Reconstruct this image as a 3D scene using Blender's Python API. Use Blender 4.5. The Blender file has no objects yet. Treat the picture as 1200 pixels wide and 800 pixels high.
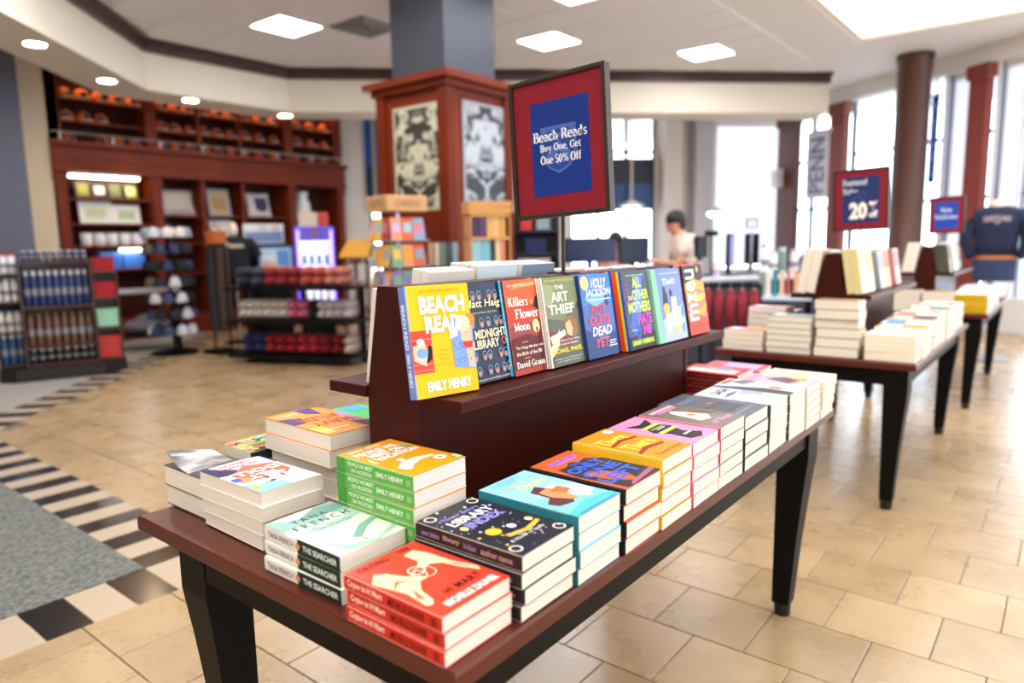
import bpy, math, random
from mathutils import Matrix, Vector
R = math.radians
random.seed(7)
S = bpy.context.scene
COL = S.collection

# ------------------------------------------------------------------ camera
F_PX, YAW, PITCH, ROLL, CAM_H = 825.178, R(38.717), R(7.9925), R(-0.96847), 1.27
FW = Vector((-math.sin(YAW)*math.cos(PITCH), math.cos(YAW)*math.cos(PITCH), -math.sin(PITCH)))
RT0 = FW.cross(Vector((0, 0, 1))).normalized(); UP0 = RT0.cross(FW)
RT = math.cos(ROLL)*RT0 + math.sin(ROLL)*UP0
UP = -math.sin(ROLL)*RT0 + math.cos(ROLL)*UP0
CAM = Vector((0, 0, CAM_H))
cd = bpy.data.cameras.new('camera'); co = bpy.data.objects.new('camera', cd); COL.objects.link(co)
m3 = Matrix((RT, UP, -FW)).transposed()
co.matrix_world = Matrix.Translation(CAM) @ m3.to_4x4()
cd.sensor_width = 36; cd.lens = F_PX/1200*36; cd.clip_start = 0.05
cd.dof.use_dof = True; cd.dof.focus_distance = 1.47; cd.dof.aperture_fstop = 1.9
S.camera = co

# ------------------------------------------------------------------ world, exposure, large lights
w = bpy.data.worlds.new('daylight'); S.world = w; w.use_nodes = True
bg = w.node_tree.nodes['Background']; bg.inputs[0].default_value = (0.80, 0.90, 1.0, 1); bg.inputs[1].default_value = 7.5
S.view_settings.view_transform = 'Standard'; S.view_settings.look = 'None'
S.view_settings.gamma = 1; S.view_settings.use_curve_mapping = False
S.view_settings.exposure = 0.0
PANEL_E, COVE_E, DOWN_E = 27.0, 2.9, 130.0

# ------------------------------------------------------------------ helpers
def px(u_, v_, **k):
    """photo pixel -> world point on a plane (x=, y= or z=), at camera depth d=, or on a vertical plane pl=(nx,ny,c)"""
    d = FW + (u_-600)/F_PX*RT - (v_-400)/F_PX*UP
    a, v = list(k.items())[0]
    if a == 'd': return CAM + d*v
    if a == 'pl':
        n = Vector((v[0], v[1], 0)); return CAM + d*((v[2]-CAM.dot(n))/d.dot(n))
    i = 'xyz'.index(a); return CAM + d*((v-CAM[i])/d[i])

MATS = {}
def lin(c):
    return tuple((v/12.92 if v <= 0.04045 else ((v+0.055)/1.055)**2.4) for v in c)
def hexc(h):
    return lin(tuple(int(h[i:i+2], 16)/255 for i in (0, 2, 4)))
def mat(key, col=None, rough=0.5, metal=0.0, emit=0.0, ecol=None, spec=0.5, noise=None, alpha=None, trans=0.0, coat=0.0):
    """key is a name; col an srgb hex. noise=(scale_xyz, amount, second hex)"""
    if key in MATS: return MATS[key]
    m = bpy.data.materials.new(key); m.use_nodes = True
    nt = m.node_tree; b = nt.nodes['Principled BSDF']
    c = hexc(col) if col else (0.5, 0.5, 0.5)
    b.inputs['Base Color'].default_value = (*c, 1); b.inputs['Roughness'].default_value = rough
    b.inputs['Metallic'].default_value = metal; b.inputs['Specular IOR Level'].default_value = spec
    if coat: b.inputs['Coat Weight'].default_value = coat; b.inputs['Coat Roughness'].default_value = 0.12
    if trans: b.inputs['Transmission Weight'].default_value = trans
    if emit:
        e = hexc(ecol) if ecol else c
        b.inputs['Emission Color'].default_value = (*e, 1); b.inputs['Emission Strength'].default_value = emit
    if noise:
        sc, amt, c2 = noise
        tc = nt.nodes.new('ShaderNodeTexCoord'); mp = nt.nodes.new('ShaderNodeMapping'); mp.inputs['Scale'].default_value = sc
        nz = nt.nodes.new('ShaderNodeTexNoise'); nz.inputs['Scale'].default_value = 1; nz.inputs['Detail'].default_value = 4
        rp = nt.nodes.new('ShaderNodeValToRGB'); rp.color_ramp.elements[0].position = 0.5-amt; rp.color_ramp.elements[1].position = 0.5+amt
        rp.color_ramp.elements[0].color = (*c, 1); rp.color_ramp.elements[1].color = (*hexc(c2), 1)
        nt.links.new(tc.outputs['Object'], mp.inputs[0]); nt.links.new(mp.outputs[0], nz.inputs[0])
        nt.links.new(nz.outputs[0], rp.inputs[0]); nt.links.new(rp.outputs[0], b.inputs['Base Color'])
    MATS[key] = m; return m
def P(h, rough=0.46):                       # printed / painted flat colour
    return mat('print_'+h+('' if rough == 0.46 else '_%d' % int(rough*100)), h, rough, spec=.22)

class MB:
    def __init__(s): s.v = []; s.f = []; s.mi = []; s.mats = []
    def slot(s, m):
        if m is None: return 0
        if m not in s.mats: s.mats.append(m)
        return s.mats.index(m)
    def add(s, vs, fs, m=None, M=None):
        o = len(s.v); k = s.slot(m)
        s.v += [tuple(M @ Vector(p)) for p in vs] if M else [tuple(p) for p in vs]
        s.f += [tuple(i+o for i in f) for f in fs]; s.mi += [k]*len(fs); return s
    def box(s, x0, x1, y0, y1, z0, z1, m=None, M=None):
        v = [(x0,y0,z0),(x1,y0,z0),(x1,y1,z0),(x0,y1,z0),(x0,y0,z1),(x1,y0,z1),(x1,y1,z1),(x0,y1,z1)]
        return s.add(v, [(0,3,2,1),(4,5,6,7),(0,1,5,4),(1,2,6,5),(2,3,7,6),(3,0,4,7)], m, M)
    def bev(s, x0, x1, y0, y1, z0, z1, b=0.01, m=None, M=None):   # box with chamfered top and bottom edges
        v = []
        for z, i in ((z0, b), (z0+b, 0), (z1-b, 0), (z1, b)):
            v += [(x0+i,y0+i,z),(x1-i,y0+i,z),(x1-i,y1-i,z),(x0+i,y1-i,z)]
        f = [(3,2,1,0),(12,13,14,15)]
        for r in range(3):
            for q in range(4):
                a = r*4+q; c = r*4+(q+1) % 4; f.append((a, c, c+4, a+4))
        return s.add(v, f, m, M)
    def prism(s, poly, z0, z1, m=None, M=None):
        n = len(poly)
        v = [(p[0],p[1],z0) for p in poly]+[(p[0],p[1],z1) for p in poly]
        return s.add(v, [tuple(range(n))[::-1], tuple(range(n, 2*n))]+[(i,(i+1)%n,(i+1)%n+n,i+n) for i in range(n)], m, M)
    def lathe(s, prof, n=14, m=None, M=None, sx=1, sy=1):
        v = []; f = []
        for r, z in prof:
            v += [(r*math.cos(2*math.pi*i/n)*sx, r*math.sin(2*math.pi*i/n)*sy, z) for i in range(n)]
        for k in range(len(prof)-1):
            f += [(k*n+i, k*n+(i+1)%n, (k+1)*n+(i+1)%n, (k+1)*n+i) for i in range(n)]
        f += [tuple(range(n))[::-1], tuple(range((len(prof)-1)*n, len(prof)*n))]
        return s.add(v, f, m, M)
    def cyl(s, c, r, z0, z1, n=14, m=None, r1=None):
        return s.lathe([(r, z0), (r if r1 is None else r1, z1)], n, m, Matrix.Translation((c[0], c[1], 0)))
    def tube(s, pts, r, n=8, m=None):
        pts = [Vector(p) for p in pts]; v = []; f = []
        rs = r if isinstance(r, (list, tuple)) else [r]*len(pts)
        for k, p in enumerate(pts):
            t = (pts[min(k+1, len(pts)-1)]-pts[max(k-1, 0)]).normalized()
            a = t.cross(Vector((0,0,1)) if abs(t.z) < .9 else Vector((1,0,0))).normalized(); b = t.cross(a)
            v += [tuple(p+rs[k]*(math.cos(2*math.pi*i/n)*a+math.sin(2*math.pi*i/n)*b)) for i in range(n)]
        for k in range(len(pts)-1):
            f += [(k*n+i, (k+1)*n+i, (k+1)*n+(i+1)%n, k*n+(i+1)%n) for i in range(n)]
        f += [tuple(range(n)), tuple(range((len(pts)-1)*n, len(pts)*n))[::-1]]
        return s.add(v, f, m)
    def blob(s, c, rx, ry, rz, m=None, seg=12, rings=8, seed=0, amp=0.0):
        rnd = random.Random(seed); v = []; f = []
        for j in range(rings+1):
            t = math.pi*j/rings
            for i in range(seg):
                a = 2*math.pi*i/seg; k = 1+amp*(rnd.random()-.5)
                v.append((c[0]+rx*k*math.sin(t)*math.cos(a), c[1]+ry*k*math.sin(t)*math.sin(a), c[2]-rz*math.cos(t)))
        for j in range(rings):
            f += [(j*seg+i, j*seg+(i+1)%seg, (j+1)*seg+(i+1)%seg, (j+1)*seg+i) for i in range(seg)]
        return s.add(v, f, m)
    def mesh(s, name, smooth=False):
        me = bpy.data.meshes.new(name); me.from_pydata(s.v, [], s.f)
        for m in s.mats: me.materials.append(m)
        me.polygons.foreach_set('material_index', s.mi)
        if smooth: me.polygons.foreach_set('use_smooth', [True]*len(s.f))
        me.update(); return me
    def build(s, name, parent=None, smooth=False, mats=None):
        if mats is not None: s.mats = [mats] if not isinstance(mats, list) else mats
        return ob(name, s.mesh(name, smooth), parent)
def ob(name, me, parent=None, M=None):
    o = bpy.data.objects.new(name, me); COL.objects.link(o)
    if parent: o.parent = parent
    if M is not None: o.matrix_local = M
    return o
def tag(o, label, cat, group=None):
    o['label'] = label; o['category'] = cat
    if group: o['group'] = group
    return o
def thing(name, label, cat, loc=(0,0,0), rotz=0, group=None, M=None):
    o = bpy.data.objects.new(name, None); COL.objects.link(o); o.empty_display_size = .05
    if M is not None: o.matrix_world = M
    else: o.location = loc; o.rotation_euler = (0, 0, rotz)
    return tag(o, label, cat, group)
def struct(o, label=None):
    o['kind'] = 'structure'
    if label: o['label'] = label
    return o
def copy_thing(root, M, label, group=None):
    c = root.copy(); COL.objects.link(c); c.matrix_world = M; c['label'] = label
    if group: c['group'] = group
    for ch in list(root.children):
        k = ch.copy(); COL.objects.link(k); k.parent = c
        for g in list(ch.children):
            q = g.copy(); COL.objects.link(q); q.parent = k
    return c
T4 = Matrix.Translation
def RZ(a): return Matrix.Rotation(a, 4, 'Z')
ORD = ['topmost', 'second', 'third', 'fourth', 'fifth', 'sixth', 'seventh', 'eighth', 'ninth', 'tenth', 'eleventh', 'twelfth']

# ---- lettering: sans from the built-in font, serif from strokes
_tc = {}
def sans(txt, bold=0.0, shear=0.0, space=1.0):
    k = (txt, bold, shear, space)
    if k in _tc: return _tc[k]
    cu = bpy.data.curves.new('t', 'FONT'); cu.body = txt; cu.offset = bold; cu.shear = shear; cu.space_character = space
    cu.resolution_u = 2; cu.fill_mode = 'FRONT'
    o = bpy.data.objects.new('t', cu); COL.objects.link(o)
    dg = bpy.context.evaluated_depsgraph_get(); me = o.evaluated_get(dg).to_mesh()
    v = [(p.co.x, p.co.y) for p in me.vertices]; f = [tuple(p.vertices) for p in me.polygons]
    o.evaluated_get(dg).to_mesh_clear(); bpy.data.objects.remove(o); bpy.data.curves.remove(cu)
    ar = sum(abs(sum(v[q[i]][0]*v[q[(i+1) % len(q)]][1]-v[q[(i+1) % len(q)]][0]*v[q[i]][1] for i in range(len(q))))/2 for q in f)
    if ar < .12*len(txt.replace(' ', ''))*.5: print('THIN TEXT', txt, ar)
    _tc[k] = (v, f); return v, f
TK, TN = .19, .08
def _ln(x0, y0, x1, y1, wd=TK): return ('l', x0, y0, x1, y1, wd)
def _ar(cx, cy, rx, ry, a0, a1, tk=TK, tn=TN): return ('a', cx, cy, rx, ry, a0, a1, tk, tn)
def _sf(x, y, wd=.3): return ('s', x, y, wd)
XH = .66
SER = {
 'B': (.70, [_ln(.16,0,.16,1), _ar(.36,.75,.2,.22,-90,90), _ar(.38,.26,.24,.24,-90,90), _ln(.1,.97,.38,.97,TN), _ln(.1,.52,.4,.52,TN), _ln(.1,.03,.4,.03,TN), _sf(.14,.03), _sf(.14,.97)]),
 'R': (.76, [_ln(.16,0,.16,1), _ar(.36,.74,.22,.23,-90,90), _ln(.1,.97,.38,.97,TN), _ln(.1,.5,.38,.5,TN), _ln(.38,.5,.66,.0), _sf(.16,.03), _sf(.14,.97), _sf(.68,.03,.2)]),
 'O': (.80, [_ar(.4,.5,.33,.47,0,360)]), 'G': (.80, [_ar(.42,.5,.34,.47,35,345), _ln(.66,.08,.66,.42), _sf(.62,.43)]),
 'T': (.70, [_ln(.35,0,.35,1), _ln(.04,.96,.66,.96,TN+.02), _ln(.06,.96,.06,.74,TN), _ln(.64,.96,.64,.74,TN), _sf(.35,.03,.36)]),
 'F': (.66, [_ln(.18,0,.18,1), _ln(.1,.96,.6,.96,TN+.02), _ln(.2,.52,.44,.52,TN), _ln(.59,.96,.59,.76,TN), _ln(.44,.62,.44,.42,TN), _sf(.18,.03,.34), _sf(.14,.97)]),
 'N': (.80, [_ln(.16,0,.16,1,TN+.02), _ln(.16,1,.64,0), _ln(.64,0,.64,1,TN+.02), _sf(.16,.03), _sf(.12,.97,.24), _sf(.64,.97)]),
 'K': (.78, [_ln(.16,0,.16,1), _ln(.16,.42,.62,.97,TN+.03), _ln(.32,.58,.66,.0), _sf(.16,.03), _sf(.16,.97), _sf(.62,.97,.2), _sf(.68,.03,.22)]),
 'M': (.95, [_ln(.14,0,.14,1,TN+.02), _ln(.14,1,.46,.1), _ln(.46,.1,.78,1,TN+.02), _ln(.78,0,.78,1), _sf(.14,.03), _sf(.14,.97,.24), _sf(.8,.97,.24), _sf(.78,.03)]),
 'D': (.78, [_ln(.16,0,.16,1), _ar(.3,.5,.36,.47,-90,90), _ln(.1,.97,.32,.97,TN), _ln(.1,.03,.32,.03,TN), _sf(.13,.03), _sf(.13,.97)]),
 'a': (.56, [_ln(.40,.05,.40,.45), _ar(.25,.45,.15,.18,0,150), _ar(.24,.19,.16,.17,0,360,.12), _ln(.4,.05,.54,.04,TN)]),
 'b': (.60, [_ln(.14,0,.14,1), _ar(.31,.32,.2,.31,0,360,.13), _sf(.1,.97,.2)]),
 'c': (.52, [_ar(.29,.33,.22,.31,40,320)]), 'd': (.62, [_ln(.44,0,.44,1), _ar(.27,.32,.2,.31,0,360,.13), _sf(.4,.97,.2), _sf(.5,.03,.16)]),
 'e': (.54, [_ar(.28,.33,.22,.31,0,318), _ln(.08,.36,.48,.36,TN)]),
 'f': (.40, [_ln(.18,0,.18,.8), _ar(.33,.78,.15,.2,60,180,.13), _ln(.03,XH,.36,XH,TN), _sf(.18,.03)]),
 'h': (.64, [_ln(.14,0,.14,1), _ar(.32,.4,.16,.24,0,180,.13), _ln(.48,0,.48,.42), _sf(.14,.03,.26), _sf(.1,.97,.2), _sf(.48,.03,.26)]),
 'i': (.32, [_ln(.16,0,.16,XH), ('o', .16,.86,.09), _sf(.16,.03,.28), _sf(.11,.63,.18)]), 'l': (.32, [_ln(.16,0,.16,1), _sf(.16,.03,.28), _sf(.11,.97,.18)]),
 'n': (.64, [_ln(.14,0,.14,XH), _ar(.32,.4,.16,.24,0,180,.13), _ln(.48,0,.48,.42), _sf(.14,.03,.26), _sf(.09,.63,.18), _sf(.48,.03,.26)]),
 'o': (.58, [_ar(.29,.33,.22,.31,0,360)]), 'r': (.48, [_ln(.14,0,.14,XH), _ar(.32,.4,.16,.22,50,180,.12), _sf(.15,.03,.3), _sf(.09,.63,.18)]),
 's': (.46, [_ar(.23,.48,.14,.16,20,270,.12,.08), _ar(.23,.18,.15,.16,-160,90,.12,.08)]),
 't': (.40, [_ln(.18,.1,.18,.86,.14), _ar(.3,.14,.12,.12,180,300,.12), _ln(.04,XH,.36,XH,TN)]),
 'u': (.64, [_ln(.14,.24,.14,XH), _ar(.30,.24,.16,.22,180,360,.13), _ln(.47,0,.47,XH), _sf(.1,.63,.2), _sf(.42,.63,.2), _sf(.53,.03,.16)]),
 'y': (.58, [_ln(.1,XH,.3,.02), _ln(.5,XH,.2,-.26,TN+.02), ('o', .16,-.22,.08), _sf(.1,.63,.26), _sf(.48,.63,.22)]),
 'v': (.58, [_ln(.1,XH,.3,.02), _ln(.5,XH,.3,.02,TN+.02), _sf(.1,.63,.26), _sf(.48,.63,.22)]),
 'w': (.84, [_ln(.1,XH,.26,.02), _ln(.4,XH,.26,.02,TN+.02), _ln(.4,XH,.58,.02), _ln(.74,XH,.58,.02,TN+.02), _sf(.1,.63,.24), _sf(.4,.63,.2), _sf(.74,.63,.2)]),
 ',': (.26, [('o', .12,.07,.085), _ln(.16,.06,.08,-.16,TN+.02)]),
 '5': (.58, [_ln(.12,.95,.5,.95,.11), _ln(.12,.95,.1,.5,TN+.01), _ar(.25,.3,.22,.27,-140,110)]), '0': (.58, [_ar(.29,.5,.2,.46,0,360)]),
 '%': (.95, [_ar(.23,.74,.13,.2,0,360,.1), _ar(.72,.26,.13,.2,0,360,.1), _ln(.72,.98,.23,.02,TN)]), ' ': (.30, []),
}
def serif(txt, **_):
    k = ('serif', txt)
    if k in _tc: return _tc[k]
    v = []; f = []; x = 0
    def quad(a, b, c, d):
        o = len(v); v.extend([a, b, c, d]); f.append((o, o+1, o+2, o+3))
    for ch in txt:
        wd, st = SER.get(ch, SER['o'])
        for p in st:
            if p[0] == 'l':
                _, x0, y0, x1, y1, t = p; dx, dy = x1-x0, y1-y0; n = math.hypot(dx, dy); a, b = -dy/n*t/2, dx/n*t/2
                quad((x+x0+a, y0+b), (x+x0-a, y0-b), (x+x1-a, y1-b), (x+x1+a, y1+b))
            elif p[0] == 's': quad((x+p[1]-p[3]/2, p[2]-.03), (x+p[1]+p[3]/2, p[2]-.03), (x+p[1]+p[3]/2, p[2]+.03), (x+p[1]-p[3]/2, p[2]+.03))
            elif p[0] == 'o':
                o = len(v); v.extend([(x+p[1]+p[3]*math.cos(q*.785), p[2]+p[3]*math.sin(q*.785)) for q in range(8)]); f.append(tuple(range(o, o+8)))
            else:
                _, cx, cy, rx, ry, a0, a1, tk, tn = p; n = max(4, int(abs(a1-a0)/22)); pr = None
                for q in range(n+1):
                    a = R(a0+(a1-a0)*q/n); t = tn+(tk-tn)*abs(math.cos(a))
                    i_, o_ = ((x+cx+(rx-t/2)*math.cos(a), cy+(ry-t/2)*math.sin(a)), (x+cx+(rx+t/2)*math.cos(a), cy+(ry+t/2)*math.sin(a)))
                    if pr: quad(pr[0], pr[1], o_, i_)
                    pr = (i_, o_)
        x += wd+.03
    _tc[k] = (v, f); return v, f
def fit(vf, u0, v0, u1, v1, keep=True, rot=0, align='c'):
    """scale flat letters into a box; rot in quarter turns"""
    v, f = vf
    if not v: return [], []
    if rot: v = [((p[1], -p[0]) if rot == -1 else (-p[1], p[0]) if rot == 1 else (-p[0], -p[1])) for p in v]
    x0 = min(p[0] for p in v); x1 = max(p[0] for p in v); y0 = min(p[1] for p in v); y1 = max(p[1] for p in v)
    sx = (u1-u0)/max(x1-x0, 1e-6); sy = (v1-v0)/max(y1-y0, 1e-6)
    if keep: sx = sy = min(sx, sy)
    ox = u0 if align == 'l' else u1-(x1-x0)*sx if align == 'r' else (u0+u1)/2-(x1-x0)*sx/2
    oy = (v0+v1)/2-(y1-y0)*sy/2
    return [(ox+(p[0]-x0)*sx, oy+(p[1]-y0)*sy) for p in v], f
def art_mesh(items, W, L, zf, eps=0.00008):
    """flat print on a W x L face; items in 0..1 coordinates; zf(u) gives the height of the face"""
    mb = MB(); lay = 1
    for it in items:
        k = it[0]; m = P(it[1][:6]); z = eps*lay+0.0003
        if k == 'r':
            u0, v0, u1, v1 = it[2:6]; br = [u0]+[q for q in (.02, .06, .12, .25, .5) if u0 < q < u1]+[u1]
            for a, b in zip(br[:-1], br[1:]):
                mb.add([(a*W,v0*L,zf(a*W)+z),(b*W,v0*L,zf(b*W)+z),(b*W,v1*L,zf(b*W)+z),(a*W,v1*L,zf(a*W)+z)], [(0,1,2,3)], m)
        elif k == 'p':
            mb.add([(a*W,b*L,zf(a*W)+z) for a, b in it[2]], [tuple(range(len(it[2])))], m)
        elif k == 'e':
            cu, cv, ru, rv = it[2:6]; n = 16
            mb.add([((cu+ru*math.cos(2*math.pi*i/n))*W, (cv+rv*math.sin(2*math.pi*i/n))*L, zf(cu*W)+z) for i in range(n)], [tuple(range(n))], m)
        elif k == 'g':                                     # ring
            cu, cv, ru, rv, th = it[2:7]; n = 16; vs = []
            for i in range(n):
                c_, s_ = math.cos(2*math.pi*i/n), math.sin(2*math.pi*i/n)
                vs += [((cu+ru*c_)*W, (cv+rv*s_)*L, zf(cu*W)+z), ((cu+ru*c_)*W-th*c_*W, (cv+rv*s_)*L-th*s_*W, zf(cu*W)+z)]
            mb.add(vs, [(2*i, 2*((i+1) % n), 2*((i+1) % n)+1, 2*i+1) for i in range(n)], m)
        elif k == 't':
            txt, u0, v0, u1, v1 = it[2:7]; op = it[7] if len(it) > 7 else {}
            src = serif(txt) if op.get('serif') else sans(txt, op.get('bold', .02), op.get('shear', 0), op.get('space', 1))
            v, f = fit(src, u0*W, v0*L, u1*W, v1*L, op.get('keep', False), op.get('rot', 0), op.get('align', 'c'))
            mb.add([(a, b, zf(a)+z) for a, b in v], f, m)
        elif k == 'n':                                     # scatter of small flecks
            cols, n, sz, u0, v0, u1, v1 = it[1].split(','), *it[2:8]; rnd = random.Random(len(cols)*n)
            for _ in range(n):
                a, b = u0+rnd.random()*(u1-u0), v0+rnd.random()*(v1-v0); h_ = sz*(.5+rnd.random()); q = rnd.random()*3
                mb.add([((a+h_*math.cos(q+t))*W, (b+h_*.66*math.sin(q+t))*L, zf(a*W)+z+1e-5*_) for t in (0, 1.3, 2.9, 4.4)], [(0,1,2,3)], P(rnd.choice(cols)))
        lay += 1
    return mb

# ------------------------------------------------------------------ materials of the place
def wood(key, c1, c2, rough=0.3, sc=(3, 3, 40)):
    return mat(key, c1, rough, noise=(sc, .28, c2), coat=.25)
CHERRY = wood('cherry_wood', '3a1a13', '482117', .4, (30, 2, 6))
CHERRY_TOP = mat('cherry_table_top', '4c1c10', .32, noise=((30, 2, 6), .28, '5a2416'), spec=.35)
RISERW = mat('dark_mahogany', '360f09', .4, noise=((30, 2, 6), .28, '40140d'), spec=.14)
CASEW = mat('bookcase_cherry', '612009', .45, noise=((2, 2, 1.2), .28, '7a2e10'), spec=.18)
CASEBACK = mat('bookcase_back', '34120a', .6, noise=((2, 2, 1.2), .28, '42180e'), spec=.15)
BLACKW = mat('black_lacquer', '040303', .5, spec=.16)
WHITEP = mat('white_paint', 'e9e7e4', .7)
CREAM = mat('cream_paint', 'e9e0ce', .7)
GREYBL = mat('slate_blue_paint', '5a6072', .6)
PAGES = mat('page_paper', 'efe8da', .85, noise=((6, 6, 1100), .3, 'ddd3bf'))
PAGESW = mat('white_page_paper', 'e6e2da', .85, noise=((6, 6, 1100), .3, 'd2cbc0'))
METALD = mat('bronze_metal', '2c2118', .45, spec=.4)
STEEL = mat('brushed_steel', 'b8bcc2', .3, .9)
GLASS = mat('window_glass', 'f4f8ff', .02, spec=.3, trans=1.0)

def blind_material():
    m = bpy.data.materials.new('roller_blind'); m.use_nodes = True; nt = m.node_tree; nt.nodes.remove(nt.nodes['Principled BSDF'])
    a = nt.nodes.new('ShaderNodeBsdfTranslucent'); b = nt.nodes.new('ShaderNodeBsdfDiffuse'); x = nt.nodes.new('ShaderNodeMixShader'); x.inputs[0].default_value = .4
    a.inputs[0].default_value = (.8, .8, .84, 1); b.inputs[0].default_value = (.85, .85, .88, 1)
    nt.links.new(a.outputs[0], x.inputs[1]); nt.links.new(b.outputs[0], x.inputs[2]); nt.links.new(x.outputs[0], nt.nodes['Material Output'].inputs[0]); return m
BLIND = blind_material()
def tile_material():
    m = bpy.data.materials.new('travertine_tile'); m.use_nodes = True; nt = m.node_tree; b = nt.nodes['Principled BSDF']
    N = nt.nodes.new; L = nt.links.new
    tc = N('ShaderNodeNewGeometry'); oi = N('ShaderNodeObjectInfo')
    ad = N('ShaderNodeMath'); ad.operation = 'ADD'; L(tc.outputs['Random Per Island'], ad.inputs[0]); L(oi.outputs['Random'], ad.inputs[1])
    fr = N('ShaderNodeMath'); fr.operation = 'FRACT'; L(ad.outputs[0], fr.inputs[0])
    nz = N('ShaderNodeTexNoise'); nz.inputs['Scale'].default_value = 3.2; nz.inputs['Detail'].default_value = 7; nz.inputs['Roughness'].default_value = .62
    L(tc.outputs['Position'], nz.inputs['Vector'])
    mx = N('ShaderNodeMath'); mx.operation = 'MULTIPLY_ADD'; mx.inputs[1].default_value = .3; L(fr.outputs[0], mx.inputs[0]); L(nz.outputs[0], mx.inputs[2])
    rp = N('ShaderNodeValToRGB'); e = rp.color_ramp.elements; e[0].position = .36; e[0].color = (*hexc('98815e'), 1); e[1].position = .95; e[1].color = (*hexc('b9a079'), 1)
    el = e.new(.62); el.color = (*hexc('a98f69'), 1)
    L(mx.outputs[0], rp.inputs[0]); L(rp.outputs[0], b.inputs['Base Color'])
    rr = N('ShaderNodeMapRange'); rr.inputs['To Min'].default_value = .20; rr.inputs['To Max'].default_value = .36; L(nz.outputs[0], rr.inputs[0]); L(rr.outputs[0], b.inputs['Roughness'])
    b.inputs['Specular IOR Level'].default_value = .8
    return m
TILE = tile_material()
GROUT = mat('grout', '6f6150', .8)
GRANITE = mat('tan_granite', 'a8957e', .3, noise=((160, 160, 160), .2, 'cbbba3'))
BLACKT = mat('black_granite', '1f1c1c', .16, noise=((220, 220, 220), .1, '2b2727'))
CARPET = mat('grey_carpet', '4e5250', .95, noise=((90, 45, 60), .12, '83857e'))

# ------------------------------------------------------------------ floor
floor = struct(MB().box(-11.6, 5.2, -4.5, 16, -.12, -.004).build('floor', mats=GROUT), 'beige travertine tile floor')
TX, TY = .3046, .2996
def in_border(x, y):            # carpet and border areas, no travertine there
    if x < -2.66 and y < 1.33: return True
    return x+y < -4.40
tiles = []
for k in range(-19, 48):
    y0 = 1.7205+k*TY; x0 = -1.1873+.1575*k
    n0 = int((-11.4-x0)/TX); n1 = int((5.0-x0)/TX)
    for j in range(n0, n1):
        xa = x0+j*TX; cx, cy = xa+TX/2, y0+TY/2
        if in_border(cx, cy): continue
        d = Vector((cx, cy, 0))-CAM; dep = d.dot(FW)
        vis = dep > .3 and -60 < 600+F_PX*d.dot(RT)/dep < 1260 and 400-F_PX*d.dot(UP)/dep < 830
        tiles.append((dep if vis else 99+d.length, xa, y0))
tiles.sort()
g = .0022
tm = MB().bev(g, TX-g, g, TY-g, -.008, 0, .0012, TILE).mesh('tile')
for _, xa, y0 in tiles[:290]: ob('tile', tm, floor, T4((xa, y0, 0)))
rest = MB()
for _, xa, y0 in tiles[290:]:
    rest.add([(xa+g,y0+g,0),(xa+TX-g,y0+g,0),(xa+TX-g,y0+TY-g,0),(xa+g,y0+TY-g,0),(xa+g,y0+g,-.005),(xa+TX-g,y0+g,-.005),(xa+TX-g,y0+TY-g,-.005),(xa+g,y0+TY-g,-.005)],
             [(0,1,2,3),(0,4,5,1),(1,5,6,2),(2,6,7,3),(3,7,4,0)], TILE)
r_ = rest.build('far_tiles', floor); r_['kind'] = 'stuff'
# near carpet with its border
ob('carpet', MB().box(-7.6, -2.835, -3.4, 1.155, -.01, .004, CARPET).mesh('carpet'), floor)
bm_b = MB().bev(.001, .1415, 0, .29, -.008, 0, .001, BLACKT).mesh('border_stripe'); bm_t = MB().bev(.001, .1415, 0, .29, -.008, 0, .001, GRANITE).mesh('border_stripe')
for i in range(26): ob('border_stripe', bm_t if i % 2 else bm_b, floor, T4((-2.835-.1425*(i+1), 1.157, .0006)))
sq_b = MB().bev(0, .284, .001, .1455, -.008, 0, .001, BLACKT).mesh('border_square'); sq_t = MB().bev(0, .284, .001, .1455, -.008, 0, .001, GRANITE).mesh('border_square')
ob('border_square', MB().bev(0, .284, 0, .29, -.008, 0, .001, GRANITE).mesh('border_square'), floor, T4((-2.834, 1.157, .0006)))
for i in range(26): ob('border_square', sq_t if i % 2 else sq_b, floor, T4((-2.834, 1.155-.1465*(i+1), .0006)))
# diagonal border and the far carpet
DG = RZ(R(135))                # local x runs along (-1,1)
for i in range(66):
    ob('border_stripe', bm_b if i % 2 else bm_t, floor, T4((-5.3, .87, .0005)) @ DG @ T4((.15*i, .0, 0)))
ob('far_carpet', MB().prism([(-5.3+.0-.21, .87-.21), (-5.3-8-.21, .87+8-.21), (-13, 8), (-13, -3), (-5.3-.21, -3)], -.012, .0045, mat('far_carpet_pile', '8c8a84', .95, noise=((70, 70, 70), .2, 'a5a29a'))).mesh('far_carpet'), floor)

# ------------------------------------------------------------------ ceiling, bulkhead ring, lights
H, HS = 3.70, 3.12
CEILT = mat('ceiling_tile', 'f2f1f2', .9, noise=((40, 40, 40), .3, 'e9e8ea'))
cv = (-2.37, 2.6, -3.6, 10.05)    # cove opening x0,x1,y0,y1, lengthened behind the camera for extra fill light
ce = MB()
for x0, x1, y0, y1 in ((-11.6, cv[0], -4.5, 16), (cv[1], 5.2, -4.5, 16), (cv[0], cv[1], -4.5, cv[2]), (cv[0], cv[1], cv[3], 16)):
    ce.box(x0, x1, y0, y1, H, H+.1, WHITEP)
for x0, x1, y0, y1 in ((cv[0]-.02, cv[0], cv[2], cv[3]), (cv[1], cv[1]+.02, cv[2], cv[3]), (cv[0]-.02, cv[1]+.02, cv[2]-.02, cv[2]), (cv[0]-.02, cv[1]+.02, cv[3], cv[3]+.02)):
    ce.box(x0, x1, y0, y1, H+.1, H+.42, CREAM)
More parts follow.
